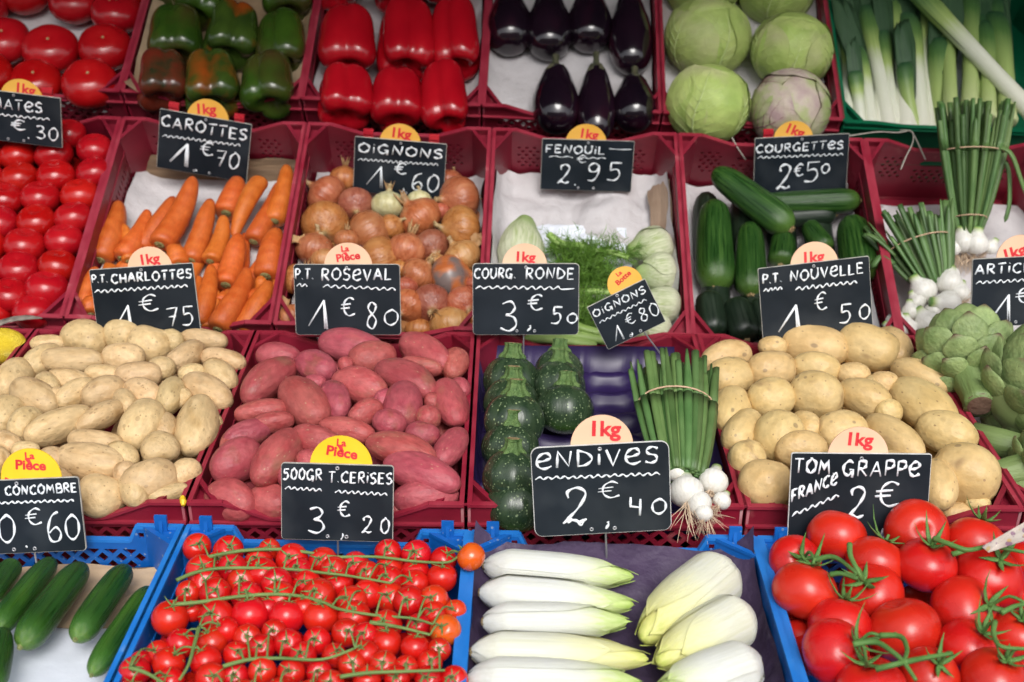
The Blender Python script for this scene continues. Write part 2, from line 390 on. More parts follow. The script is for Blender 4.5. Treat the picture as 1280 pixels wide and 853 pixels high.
for i, t in ((-2, 'blue crate of cucumbers on white paper'), (-1, 'blue crate of cherry tomatoes on the vine'), (0, 'blue crate of white endives on purple paper'), (1, 'blue crate of large red tomatoes on the vine')):
    put_crate(pr_blue, T1, i, t, group=BG)
W0 = W; W = .43
pr_green = make_crate('vegetable_crate', m_green, .05, .10, .006, [], [], sideh)
put_crate(pr_green, T4, 2, 'wide bright green crate of leeks at the top right', v=-.005)
W = W0
m_flap = MAT('stained_brown_cardboard', [(.3, (.26, .17, .11)), (.7, (.40, .29, .21))], 14, rough=.85, bump=.5, bscale=40)
# ------------------------------------------------------------------ paper liners
def sheet(name, T, u0, u1, v0, v1, hf, mat, label, cat='paper liner', n=56, jit=.004, cut=None, group=None, parent=None):
    vs = []; fs = []
    for j in range(n + 1):
        for i in range(n + 1):
            a, b = i / n, j / n
            ex = .006 * nz(a, b, 0, 6, sum(map(ord, label)) % 50)
            u = u0 + (u1 - u0) * a + (ex if i in (0, n) else 0); v = v0 + (v1 - v0) * b + (ex if j in (0, n) else 0)
            sd_ = len(label); wa, wb = a + .15 * nz(a, b, 3, 3, sd_), b + .15 * nz(a, b, 5, 3, sd_)
            h = hf(a, b) + jit * nz(a, b, 0, 3, sd_) + jit * .8 * (.5 - abs(nz(wa, wb, 1, 4, sd_)) * 2) * .5 + jit * .35 * (.5 - abs(nz(wa, wb, 2, 9, sd_)) * 2) * .5
            vs.append((u, v, h))
    for j in range(n):
        for i in range(n):
            q = j * (n + 1) + i; fs.append((q, q + 1, q + n + 2, q + n + 1))
    k = len(vs); vs += [(x, y, z - .0006) for x, y, z in vs]; fs += [tuple(reversed([i + k for i in f])) for f in fs]
    o = link(name, mesh(name, vs, fs, mat)); o.matrix_world = T.M; return tag(o, label, cat, group)
def edge_up(a, b, base, up, p=8): return base + up * (abs(2 * a - 1) ** p) + up * (abs(2 * b - 1) ** (p * 1.4))
flat = lambda h: (lambda a, b: h)
sheet('paper_liner', T1, -.600, -.308, .004, .362, lambda a, b: -.047 - .012 * b, m_paper_w, 'smooth white paper lying under the cucumbers')
sheet('cardboard_liner', T1, -.600, -.306, .30, .392, lambda a, b: -.056 + .010 * b, m_kraft, 'tan cardboard strip showing at the back of the cucumber crate')
sheet('paper_liner', T1, .006, .296, .006, .392, lambda a, b: -.045 + .035 * max(0, b - .80) / .2 + .028 * abs(2 * a - 1) ** 10 + (.012 if False else 0), m_purple, 'crumpled purple paper under the white endives', jit=.014)
sheet('paper_liner', T3, -.595, -.312, .02, .385, lambda a, b: -.055 - .055 * b + .02 * abs(2 * a - 1) ** 8, m_paper, 'grey-white paper lining the carrot crate', jit=.008)
sheet('cardboard_liner', T3, -.585, -.322, .365, .39, lambda a, b: -.112 + .038 * b, m_wood, 'brown splintered wood strip at the back of the carrot crate', cat='wood strip')
sheet('paper_liner', T3, -.29, -.012, .02, .386, lambda a, b: -.06 - .05 * b + .03 * abs(2 * a - 1) ** 8, m_paper, 'white paper edge behind the brown onions', jit=.006)
sheet('paper_liner', T3, .008, .290, .02, .388, lambda a, b: -.06 - .045 * b + .055 * abs(2 * a - 1) ** 12 + .02 * max(0, b * 8 - 7), m_paper, 'wrinkled grey-white paper lining the fennel crate', jit=.026)
sheet('paper_sheet', T3, .06, .225, .13, .27, lambda a, b: -.048 - .03 * b - .012 * abs(a - .5), m_paper_w, 'folded bluish-white paper lying behind the fennel fronds', cat='paper sheet', jit=.012)
sheet('cardboard_liner', T3, .262, .294, .06, .36, lambda a, b: -.075 - .02 * b + .030 * a + .008 * math.sin(b * 9), m_flap, 'curled brown cardboard edge along the right side of the fennel crate')
sheet('paper_liner', T3, .310, .590, .02, .388, lambda a, b: -.065 - .045 * b + .04 * abs(2 * a - 1) ** 10, m_paper, 'pale paper lining the courgette crate', jit=.006)
sheet('paper_liner', T3, .612, .895, .02, .37, lambda a, b: -.05 - .07 * b, m_paper, 'pale paper under the spring onions', jit=.012)
sheet('paper_liner', T4, -.90, -.612, .005, .39, lambda a, b: -.055 + .012 * abs(2 * a - 1) ** 6, m_paper, 'grey-white paper under the large tomatoes', jit=.004)
sheet('paper_liner', T4, -.596, -.312, .0, .39, lambda a, b: -.045 + .038 * (abs(2 * a - 1) ** 5) + .032 * max(0, 1 - b * 9), m_kraft, 'pale cardboard liner curving along the front of the green peppers', jit=.006)
sheet('paper_liner', T4, -.294, -.012, .01, .39, lambda a, b: -.060 + .025 * abs(2 * a - 1) ** 8, m_paper, 'grey-pink paper under the red peppers', jit=.006)
sheet('paper_liner', T4, .006, .292, .004, .39, lambda a, b: -.048 + .012 * abs(2 * a - 1) ** 8, m_paper, 'grey-white paper under the aubergines', jit=.006)
sheet('paper_liner', T4, .312, .596, .01, .39, lambda a, b: -.055 + .012 * abs(2 * a - 1) ** 8, m_paper, 'grey paper under the cabbages', jit=.006)
sheet('paper_liner', T4, .80, .90, .01, .30, lambda a, b: -.060, m_paper_w, 'pale paper showing between the leeks', jit=.006)
sheet('paper_liner', T2, .61, .9, .01, .39, lambda a, b: -.065, m_paper, 'grey paper under the artichokes', jit=.006)
# violet moulded tray with rows of cups, in the round courgette crate
n = 60; vs = []; fs = []
for j in range(n + 1):
    for i in range(n + 1):
        u, v = .006 + .288 * i / n, .008 + .383 * j / n
        cu, cv = (u / .072) % 1 - .5, (v / .052) % 1 - .5
        r = math.hypot(cu, cv) * 2
        h = -.038 - .020 * max(0, 1 - r ** 3 * .9) + .004 * math.cos(cu * 6.28)
        if i in (0, n) or j in (0, n): h = -.012
        vs.append((u, v, h))
for j in range(n):
    for i in range(n): q = j * (n + 1) + i; fs.append((q, q + 1, q + n + 2, q + n + 1))
o = link('moulded_tray', mesh('moulded_tray', vs, fs, m_tray)); o.matrix_world = T2.M
tag(o, 'glossy violet moulded tray with empty cups between courgettes and spring onions', 'produce tray')
# ------------------------------------------------------------------ placing produce
def frame(z, up, roll=0.0):
    z = z.normalized(); x = up.cross(z)
    x = x.normalized() if x.length > 1e-5 else z.orthogonal().normalized()
    y = z.cross(x); m = Matrix((x, y, z)).transposed()
    return m @ Matrix.Rotation(roll, 3, 'Z')
def spot_long(T, x1, y1, x2, y2, wd, h, v0=None, v1=None, maxa=2.6, lift=0):
    """centre, direction (world), length, width of a lying long thing whose picture ends are given"""
    cx, cy = (x1 + x2) / 2, (y1 + y2) / 2
    c, t = at(T, cx, cy, h, v0, v1)
    r = wd * t / F / 2
    E = math.hypot(x2 - x1, y2 - y1) * t / F / 2
    k = 4.0 / max(math.hypot(x2 - x1, y2 - y1), 1)
    a, _ = hit(T, cx + (x2 - x1) * k, cy + (y2 - y1) * k, 2, c.z)
    d = (T.m @ (a - c)).normalized() if (a - c).length > 1e-6 else T.m @ Vector((0, 1, 0))
    if lift: d = (d + T.m @ Vector((0, 0, lift))).normalized()
    vd = (T.w(*c) - CAM).normalized(); s = abs(d.dot(vd)); cs = math.sqrt(max(1 - s * s, .04))
    al = math.sqrt(max(E * E - (r * s) ** 2, (r * .9) ** 2)) / max(cs, .34)
    al = min(al, r * maxa)
    return T.w(*c), d, al * 2, r * 2
def place(me, name, c, d, ln, wd, up, roll, label, cat, group, th=None):
    m = frame(d, up, roll)
    o = link(name, me)
    o.matrix_world = Matrix.Translation(c) @ m.to_4x4() @ Matrix.Diagonal((wd, th or wd, ln, 1))
    return tag(o, label, cat, group)
def place_round(me, name, T, cx, cy, r, h, axis, roll, label, cat, group, v0=None, v1=None, sq=1.0):
    c, t = at(T, cx, cy, h, v0, v1); R = r * t / F * 2
    o = link(name, me); o.matrix_world = Matrix.Translation(T.w(*c)) @ frame(T.m @ Vector(axis), T.m @ Vector((0, 1, 0)), roll).to_4x4() @ Matrix.Diagonal((R, R, R * sq, 1))
    return tag(o, label, cat, group)
def child(par, name, me, mx=None, mat=None):
    return link(name, me, par, mat, mx)
ORD = ['', 'first', 'second', 'third', 'fourth', 'fifth', 'sixth', 'seventh', 'eighth', 'ninth', 'tenth', 'eleventh', 'twelfth', 'thirteenth']
def rows(items, key, tol):
    """order number and place in its row for each item: [(row from back, place from left, row length, rows)]"""
    idx = sorted(range(len(items)), key=lambda i: key(items[i])[1]); rr = []; last = None
    for i in idx:
        y = key(items[i])[1]
        if last is None or y - last > tol: rr.append([]); last = y
        rr[-1].append(i)
    out = [None] * len(items)
    for r, row in enumerate(rr):
        row.sort(key=lambda i: key(items[i])[0])
        for p, i in enumerate(row): out[i] = (r + 1, p + 1, len(row), len(rr))
    return out
def place_words(q):
    r, p, n, R = q
    a = 'back row' if r == 1 else 'front row' if r == R else ORD[r] + ' row'
    b = 'alone' if n == 1 else 'leftmost' if p == 1 else 'rightmost' if p == n else ORD[p] + ' from left'
    return a + ', ' + b
def Z(x0, y0, s, L, k=4):
    out = []
    for q in L:
        q = list(q)
        for i in range(k): q[i] = q[i] * s + (x0 if i % 2 == 0 else y0)
        q[k] *= s; out.append(tuple(q))
    return out
def pdist(me, fn): pass
# ------------------------------------------------------------------ potatoes
def potato(name, sd, mat, knob=.10, n=22, m=15, bend=.10):
    rn = random.Random(sd); e = rn.uniform(.72, .95)
    def fn(x, y, z, t, k):
        q = 1 + knob * 1.6 * nz(x, y, z, 1.4, sd) + .03 * nz(x, y, z, 4, sd + 3)
        y = y * rn_b
        x = x * q + bend * ax * (z * z * 4 - .33) * .5; y = y * q
        return (x, y, z * (1 + .04 * nz(x, y, 0, 2, sd)))
    rn_b = rn.uniform(.86, .98); ax = rn.uniform(-1, 1)
    return mesh(name, *lathe(ellip(m, e), n, fn), mat)
BD[0] = .012
m_tan = MAT('tan_potato_skin', [(.25, (.62, .42, .205)), (.75, (.74, .54, .295))], 3.2, rough=.48, spec=.38, bump=.25, bscale=7, bd=.010, spots=[(4, .22, (.36, .24, .12), .6), (9, .20, (.30, .18, .08), .7), (16, .16, (.33, .20, .10), .6)], fine=(7, .24), rnd=.09, hue=.008, patch=(1.9, .56, .72, (.50, .32, .14)))
m_gold = MAT('golden_potato_skin', [(.25, (.63, .42, .17)), (.75, (.75, .55, .265))], 2.4, rough=.46, spec=.4, bump=.25, bscale=7, bd=.008, spots=[(3.2, .20, (.22, .15, .09), .6), (8, .17, (.30, .17, .08), .75), (20, .14, (.38, .24, .1), .6)], fine=(7, .2), rnd=.07, hue=.006, patch=(1.7, .62, .74, (.42, .27, .13)))
m_pink = MAT('pink_potato_skin', [(.25, (.38, .055, .062)), (.75, (.50, .115, .11))], 3, rough=.48, spec=.38, bump=.25, bscale=8, bd=.008, spots=[(5, .18, (.32, .10, .08), .5), (9, .18, (.52, .27, .18), .8), (20, .16, (.18, .04, .04), .6)], fine=(7, .3), rnd=.14, hue=.012, patch=(1.8, .58, .74, (.36, .13, .09)))
TAN = [potato('tan_potato', 10 + i, m_tan, .13, bend=.16) for i in range(9)]
PINK = [potato('pink_potato', 30 + i, m_pink, .12, bend=.14) for i in range(9)]
GOLD = [potato('golden_potato', 50 + i, m_gold, .09, bend=.05) for i in range(8)]
def dome(T, i, x, y, base, up):
    p, _ = at(T, x, y, base); a = (p.x - i * CW) / CW; b = p.y / .4
    return base + up * max(0, 1 - (2 * a - 1) ** 4) * max(0, 1 - (2 * min(max(b, 0), 1) - 1) ** 4)
def heap(T, col, L, vs, name, noun, crate, group, base, up, nfill, fw, maxa=2.2):
    rn = random.Random(len(L) * 3 + col)
    key = lambda q: ((q[0] + q[2]) / 2, (q[1] + q[3]) / 2)
    rw = rows(L, key, 22)
    for k, q in enumerate(L):
        mx_, my_ = key(q); q = (mx_ + (q[0] - mx_) * 1.10, my_ + (q[1] - my_) * 1.10, mx_ + (q[2] - mx_) * 1.10, my_ + (q[3] - my_) * 1.10, q[4] * 1.22)
        cx, cy = key(q); h = dome(T, col, cx, cy, base, up)
        asp = math.hypot(q[2] - q[0], q[3] - q[1]) / q[4]
        c, d, ln, wd = spot_long(T, *q, h, .022, .372, maxa)
        adj = 'small' if q[4] < 22 else 'long' if asp > 1.7 else 'plump' if asp < 1.2 else 'oval'
        o = place(vs[(k * 5 + k // 3) % len(vs)], name, c, d, ln, wd, T.m @ Vector((0, 0, 1)), rn.uniform(0, 6.28), f'{adj} {noun} in {crate}, {place_words(rw[k])}', 'potato', group)
    for k in range(nfill):
        gx, gy = (k % 4) / 3, (k // 4) / max(nfill // 4 - 1, 1)
        u = col * CW + .045 + gx * .21 + rn.uniform(-.01, .01); v = .05 + gy * .30 + rn.uniform(-.012, .012)
        a = rn.uniform(0, 3.14)
        place(vs[k % len(vs)], name, T.w(u, v, base + up * .6 - fw * 1.02), T.m @ Vector((math.cos(a), math.sin(a), rn.uniform(-.2, .2))), fw * 1.6, fw * 1.15, T.m @ Vector((0, 0, 1)), rn.uniform(0, 6), f'{noun} mostly buried under the heap in {crate}', 'potato', group)
tan = Z(0, 390, .34, [(240,80,380,120,128),(385,85,512,85,104),(483,95,620,135,122),(655,85,843,115,72),(620,205,742,130,95),(600,110,660,115,80),(118,118,235,116,62),
 (157,178,372,185,88),(95,215,215,140,85),(382,172,524,172,100),(20,300,90,200,115),(545,205,640,215,80),(750,165,895,195,82),(770,190,850,280,98),(660,232,750,222,68),(432,240,586,232,88),(318,230,435,232,66),
 (178,240,318,262,80),(135,240,215,300,74),(50,270,200,355,112),(212,330,350,270,80),(310,320,455,275,105),(465,270,590,330,98),(600,375,650,245,100),(680,250,838,340,110),(-20,420,60,340,110),(45,460,140,370,105),
 (108,460,325,375,112),(295,425,450,345,90),(480,495,550,330,138),(605,380,605,460,70),(700,535,745,290,132),(240,465,463,490,82),(400,495,500,560,92),(528,525,650,490,104),(145,540,240,550,90),(216,540,446,565,124),
 (458,640,640,590,130),(630,620,733,570,95),(296,650,453,690,142),(455,600,520,710,95),(545,685,695,650,60),(48,510,140,515,60),(-20,470,70,500,80),(420,600,500,590,80),(760,380,800,420,60),(30,560,130,640,100),(150,640,260,640,110),(-60,330,-10,240,100),(-60,520,0,560,100),(180,330,240,300,70),(640,335,690,300,60),(440,300,480,360,70)])
heap(T2, -2, tan, TAN, 'potato', 'pale tan potato', 'the left heap', 'pale tan potatoes heaped in the left crate', -.002, .018, 20, .045)
pink = Z(230, 390, .35185, [(265,150,408,165,95),(410,160,530,230,100),(492,100,700,140,112),(592,175,748,150,105),(548,190,600,187,52),(775,95,935,200,108),(945,235,985,135,80),(770,185,910,205,62),(690,200,885,290,106),
 (220,310,385,180,112),(533,240,713,285,104),(430,245,500,265,60),(510,255,560,378,98),(365,250,490,400,128),(765,410,790,255,118),(915,228,975,412,104),(590,385,700,335,82),(675,380,783,415,92),(855,320,912,318,60),(825,385,908,370,80),(790,430,905,440,86),
 (188,365,362,345,80),(245,405,385,385,70),(150,460,300,410,86),(482,400,672,440,80),(383,435,560,480,90),(265,600,400,430,124),(108,570,270,490,128),(630,455,910,530,104),(905,545,990,420,88),(712,530,980,620,118),(410,540,470,530,80),
 (85,640,250,700,118),(240,650,380,700,112),(755,670,965,650,108),(735,700,790,690,80),(340,600,420,560,80),(960,255,1000,290,60),(540,560,640,600,90),(380,620,480,640,100),(560,680,680,690,90),(690,330,740,300,70),(150,520,180,420,60)])
heap(T2, -1, pink, PINK, 'potato', 'pink-skinned potato', 'the middle heap', 'pink-skinned potatoes heaped beside the tan ones', -.002, .020, 20, .048)
gold = Z(870, 380, .35163, [(25,215,190,175,114),(45,290,185,240,128),(115,465,140,295,128),(308,125,528,170,138),(512,130,710,185,142),(225,150,320,155,75),(650,95,745,215,112),(190,245,343,225,118),(345,220,508,245,112),(505,250,615,255,84),(620,285,715,290,84),
 (705,225,885,300,118),(190,340,345,330,128),(345,300,512,350,152),(515,300,685,370,132),(705,290,910,440,148),(120,520,210,390,112),(215,450,375,490,162),(345,400,435,470,90),(435,455,600,450,125),(610,420,795,545,122),(797,430,985,490,134),(125,560,240,550,116),
 (290,525,460,515,120),(162,620,335,660,168),(860,570,1060,640,190),(830,560,885,725,122),(880,750,1000,735,72),(960,700,1040,720,60),(640,390,730,380,80),(640,560,790,600,110),(430,580,600,590,120),(660,700,780,700,100),(350,690,480,690,100),(520,690,640,700,100),(590,330,660,250,60)])
heap(T2, 1, gold, GOLD, 'potato', 'large golden potato', 'the right heap', 'large golden potatoes heaped in the right crate', -.002, .020, 16, .058, 1.9)
# ------------------------------------------------------------------ tomatoes
def tomato(name, sd, mat, lob=0, flat=.86, rib=0.0, n=28, m=17):
    def fn(x, y, z, t, k):
        q = 1 + rib * (abs(math.cos(t * lob / 2 + sd)) - .5) * (.3 + .7 * abs(z) * 2) + .05 * nz(x, y, z, 1.5, sd) + .015 * nz(x, y, z, 4, sd)
        z2 = z * flat
        r = math.hypot(x, y)
        if z > 0: z2 -= .09 * math.exp(-(r / .11) ** 2)
        return (x * q, y * q, z2)
    return mesh(name, *lathe(ellip(m, .9), n, fn), mat)
m_tom = MAT('red_tomato_skin', [(.3, (.50, .010, .008)), (.7, (.62, .022, .010))], 1.6, rough=.28, spec=.5, zr=[(0, (.6, .03, .01, .0)), (.86, (.6, .05, .01, 0)), (1, (.58, .12, .02, .7))], rnd=.05, hue=.002, spots=[(30, .06, (.7, .3, .12), .5)], sss=.12, sscol=(1, .2, .1), rr=.03, bump=.03, bscale=6)
m_toms = MAT('dark_red_tomato_skin', [(.3, (.36, .003, .006)), (.7, (.46, .008, .009))], 1.6, rough=.22, spec=.5, rnd=.08, hue=.002, spots=[(30, .06, (.6, .2, .1), .4)], rr=.04, bump=.03, bscale=6)
m_cher = MAT('cherry_tomato_skin', [(.3, (.52, .006, .006)), (.7, (.60, .014, .008))], 1.6, rough=.2, spec=.5, rnd=.08, hue=.003, spots=[(12, .07, (.7, .3, .15), .4)], rr=.03)
m_chor = MAT('orange_cherry_tomato_skin', [(.3, (.62, .075, .008)), (.7, (.70, .12, .012))], 1.6, rough=.12, spec=.55, rr=.03)
m_chmd = MAT('orange_red_cherry_tomato_skin', [(.3, (.60, .03, .008)), (.7, (.64, .05, .010))], 1.6, rough=.12, spec=.55, rr=.03)
m_vine = MAT('green_vine_stem', [(.3, (.10, .17, .045)), (.7, (.19, .28, .09))], 30, rough=.6, bump=.2, bscale=200, spec=.3, bd=.001)
m_vine2 = MAT('bright_green_vine_stem', [(.3, (.07, .17, .04)), (.7, (.14, .27, .07))], 30, rough=.6, bump=.2, bscale=200, spec=.3, bd=.001)
m_scar = MAT('pale_stem_scar', [(.3, (.35, .25, .1)), (.7, (.5, .4, .2))], 30, rough=.7)
RT = [tomato('tomato', 70 + i, m_toms, 5, .80, .015) for i in range(4)]
BT = [tomato('tomato', 80 + i, m_toms, 6, .78, .05) for i in range(4)]
VT = [tomato('tomato', 90 + i, m_tom, 5, .84, .03, 36, 21) for i in range(5)]
CT = [tomato('cherry_tomato', 95 + i, m_cher, 0, .93, 0, 20, 13) for i in range(4)]
CTO = tomato('cherry_tomato', 99, m_chor, 0, .93, 0, 20, 13); CTM = tomato('cherry_tomato', 99, m_chmd, 0, .93, 0, 20, 13)
scar = MB(); scar.tube([(0, 0, -.02), (0, 0, .02)], [.035, .02], 7); scar_me = scar.me('stem_scar', m_scar)
# small round tomatoes in rows (second shelf from the top)
S = Z(0, 180, .3125, [(275,-38,66),(380,22,70),(217,42,74),(72,48,70),(-60,60,70),(378,116,70),(224,128,73),(77,138,73),(-50,150,70),(322,207,76),(165,215,76),(20,222,75),(-120,230,70),(297,297,76),(148,310,74),(-5,318,76),(258,387,76),(100,407,80),(-55,410,75),(234,490,76),(75,502,78),(-80,510,70),(190,582,84),(38,607,76),(136,672,80),(-30,680,76),(150,-60,66),(20,-50,66),(-80,-30,66),(-130,560,70),(-140,330,70)], 2)
rw = rows(S, lambda q: q, 17); rn = random.Random(3)
for k, (x, y, r) in enumerate(S):
    o = place_round(RT[k % 4], 'tomato', T3, x, y, r * 1.05, -.012, (rn.uniform(-.25, .25), rn.uniform(.0, .5), .9), rn.uniform(0, 6), f'small round red tomato on the second shelf, {place_words(rw[k])}', 'tomato', 'small round tomatoes lined up in rows', .02, .378)
for k in range(24):
    u = -3 * CW + .035 + (k % 5) * .057; v = .04 + (k // 5) * .075
    o = link('tomato', RT[k % 4]); o.matrix_world = T3.M @ Matrix.Translation((u, v, -.062)) @ Matrix.Diagonal((.055,) * 3 + (1,)); tag(o, 'small red tomato hidden below the top layer of the second shelf tomatoes', 'tomato', 'small round tomatoes lined up in rows')
S = Z(0, 0, .3125, [(205,200,112,0),(422,192,106,0),(468,55,104,1),(20,165,104,0),(145,330,104,0),(362,335,112,0),(-55,295,104,0),(300,10,100,0),(100,-30,100,0),(560,-60,90,0),(-60,40,90,0)], 2)
for q, txt in zip(S, ['centre of the crate', 'against the right side', 'upper right with a yellow split line', 'left of the centre one', 'in front, behind the orange disc', 'front right corner', 'front left edge', 'back middle', 'back left', 'far back right corner', 'far left back']):
    o = place_round(BT[int(q[0]) % 4], 'tomato', T4, q[0], q[1], q[2], .006 if q[1] > 80 else -.012 if q[1] > 30 else -.02, (.1, -.05 if not q[3] else .4, 1), q[0], 'large ribbed red tomato, ' + txt, 'tomato', 'large tomatoes in the top left crate', .03, .38, .92)
    child(o, 'stem_scar', scar_me, Matrix.Translation((0, 0, .31)))
    if q[3]:
        t = MB(); t.tube([(.5 * math.sin(a) * .985, .1, .40 * math.cos(a) * .98) for a in [x * .2 - .4 for x in range(9)]], .012, 5); child(o, 'split_line', t.me('split_line', m_scar))
# ------------------------------------------------------------------ trusses of tomatoes
def star(name, n, ln, wd, mat, curl=.5, sd=0, stem=.2):
    rn = random.Random(sd); b = MB()
    for i in range(n):
        a = i * 6.283 / n + rn.uniform(-.25, .25); l = ln * rn.uniform(.75, 1.15); c = curl * rn.uniform(-.3, 1.3)
        p = [Vector((math.cos(a) * l * t, math.sin(a) * l * t, .01 + c * l * t * t)) for t in (0, .2, .45, .75, 1)]
        b.tube(p, [wd * .5, wd, wd * .95, wd * .5, wd * .08], 6, .35)
    if stem: b.tube([(0, 0, -.03), (0, 0, stem)], [wd * .7, wd * .5], 6)
    return b.me(name, mat, True)
CAL = [star('calyx', 5, .34, .035, m_vine, .5, i) for i in range(4)]
CALB = [star('calyx', 5, .42, .045, m_vine2, .9, 20 + i, .12) for i in range(4)]
def truss(T, name, label, cat, group, stems, toms, rs, ped, mats, tn, cal, hs, up, maxd=.05, bare=()):
    """stems: polylines [(x,y,h)...] in picture coordinates; toms: (x,y,r,mesh,h)"""
    P = [[T.w(*at(T, x, y, h)[0]) for x, y, h in s] for s in stems]
    o0 = P[0][len(P[0]) // 2] if P[0] else T.w(*at(T, toms[0][0], toms[0][1])[0])
    e = empty(name, Matrix.Translation(o0), label, cat, group)
    b = MB(); allp = []
    for s in P:
        q = cat_smooth(s, 5); allp += q
        b.tube([p - o0 for p in q], [rs * (1.15 - .5 * i / len(q)) for i in range(len(q))], 7)
    n = T.m @ Vector((0, 0, 1)); rn = random.Random(len(toms))
    for ti, (x, y, r, me, h) in enumerate(toms):
        c, t = at(T, x, y, h, .012); R = r * t / F; c = T.w(*c)
        s = min(allp, key=lambda p: (p - c).length)
        d = (s - c)
        if d.length > maxd: s = None; ax = (n + T.m @ Vector((rn.uniform(-.6, .6), rn.uniform(-.2, .9), 0))).normalized()
        else: ax = (d.normalized() + n * up).normalized()
        m = Matrix.Translation(c - o0) @ frame(ax, T.m @ Vector((0, 1, 0)), rn.uniform(0, 6)).to_4x4() @ Matrix.Diagonal((2 * R, 2 * R, 2 * R, 1))
        to = link(tn, me, e, None, m)
        if ti in bare: continue
        if s is not None or rn.random() < .5:
            link('calyx', cal[rn.randrange(4)], to, None, Matrix.Translation((0, 0, .40)))
        if s is not None:
            a = c + ax * R * .82; mid = (a + s) / 2 + n * (s - a).length * .25
            b.tube([p - o0 for p in cat_smooth([a, a + ax * min(R * .3, ped * 3), mid, s], 3)], ped, 5)
    link('stem', b.me('stem', mats, True), e)
    return e
K = .375
def c6(L): return [(140 + x * K, 640 + y * K) for x, y in L]
STM = [[(322,150),(430,130),(550,125),(650,135),(740,150),(880,150),(1010,165),(1120,168),(1160,140)], [(215,228),(270,205),(340,190),(450,187),(600,192),(700,203),(800,215),(930,238)],
       [(215,308),(300,300),(400,285),(520,275),(620,280),(700,300),(760,325),(880,345),(1000,355),(1070,375)], [(860,368),(960,385),(1060,410)],
       [(290,385),(275,440),(255,510),(225,560)], [(370,515),(460,492),(560,488),(700,492),(810,455)], [(760,550),(850,537),(980,532),(1110,528)], [(60,520),(120,540),(200,590)], [(380,600),(500,590),(640,600),(760,592)], [(840,610),(960,600),(1100,610)]]
CH = [(283,118,45),(388,130,48),(525,125,35),(920,135,42),(1015,145,48),(1105,160,42),(1197,150,45,'o'),(300,195,50),(355,165,35),(400,190,48),(490,165,45),(500,205,50),(600,160,52),(625,200,45),(703,165,45),(740,195,45),(812,180,45),(850,205,40),(925,190,45),(1010,200,45),(1100,220,48),
 (255,270,40),(312,240,52),(435,235,50),(345,272,50),(450,285,50),(550,240,50),(560,290,55),(650,240,45),(690,280,55),(755,245,48),(800,300,50),(850,275,48),(925,285,48),(925,228,45),(1010,240,45),(990,300,50),(1073,293,47,'m'),(1145,330,35,'m'),(1112,395,50,'o'),
 (195,355,58),(268,330,35),(348,350,55),(460,345,60),(583,350,57),(697,350,57),(808,350,52),(915,380,50),(1020,380,40),(380,395,42),(450,420,45),(540,400,40),(780,405,47),(915,437,50),(1010,452,45),(845,410,40),
 (230,440,48),(335,435,50),(588,437,45),(683,430,45),(500,455,44),(415,475,42),(155,470,40),(190,505,52),(312,497,50),(740,480,40),(845,475,45),(635,480,45),(75,535,50),(95,500,35),(500,530,45),(598,535,45),(690,535,40),(800,510,45),(330,555,50),(195,565,45),(730,575,45),
 (850,560,45),(950,555,42),(1055,560,45),(1140,560,45),(980,520,40),(410,550,45),(905,510,45),(1060,505,42),(60,610,48),(150,620,48),(260,620,48),(440,610,48),(560,600,46),(660,610,46),(820,625,46),(930,625,46),(1030,625,46),(1120,630,46),(350,625,44),(740,640,44),(1090,460,38),(1075,340,40),(640,320,40),(520,320,40)]
assign = {}
for q in CH:
    best = min(range(len(STM)), key=lambda k: min(math.hypot(q[0] - a[0], (q[1] - a[1] + (12 if True else 0)) * 1.3) for a in cat_smooth([Vector((x, y, 0)) for x, y in STM[k]], 6)))
    assign.setdefault(best, []).append(q)
TL = ['back truss of cherry tomatoes with an orange fruit at its right tip', 'second truss from the back of cherry tomatoes, its cut end at left', 'long third truss of cherry tomatoes sweeping right to orange fruits',
      'short truss end with an orange cherry tomato at the right rim', 'left truss of cherry tomatoes hanging toward the front', 'truss of cherry tomatoes in the front middle of the crate', 'front right truss of cherry tomatoes', 'front left corner truss of cherry tomatoes', 'truss of cherry tomatoes at the very front middle', 'truss of cherry tomatoes at the very front right']
rn = random.Random(11)
for k in range(len(STM)):
    toms = []
    for j, q in enumerate(assign.get(k, [])):
        x, y = 140 + q[0] * K, 640 + q[1] * K
        me = CT[j % 4] if len(q) < 4 else (CTO if q[3] == 'o' else CTM)
        h = -.002 + rn.uniform(-.003, .003) + (.020 if q[0] > 1190 else 0); h += .006 * (1 - ((q[0] - 650) / 600) ** 2)
        toms.append((x, y, q[2] * K * 1.08, me, h))
    truss(T1, 'cherry_tomato_truss', TL[k], 'cherry tomatoes', 'trusses of cherry tomatoes in the blue crate', [[(140 + x * K, 640 + y * K, .017) for x, y in STM[k]]], toms, .0018, .0010, m_vine, 'cherry_tomato', CAL, 0, .7, .075)
for k in range(70):   # lower layer seen through the gaps
    u = -CW + .03 + (k % 10) * .027; v = .02 + (k // 10) * .056
    o = link('cherry_tomato', CT[k % 4]); o.matrix_world = T1.M @ Matrix.Translation((u + rn.uniform(-.004, .004), v, -.028 + rn.uniform(-.004, .004))) @ Matrix.Diagonal((.031,) * 3 + (1,)); tag(o, 'cherry tomato of the lower layer, half hidden under the trusses', 'cherry tomato', 'loose cherry tomatoes under the trusses')
def Z8(x, y): return 920 + x * .28125, 620 + y * .28125
def vt(L): return [(*Z8(x, y), r * 1.05 * .28125, VT[i % 5], h) for i, (x, y, r, h) in enumerate(L)]
VG = 'trusses of large tomatoes in the blue crate'
def vs_(S): return [[(*Z8(x, y), h) for x, y, h in s] for s in S]
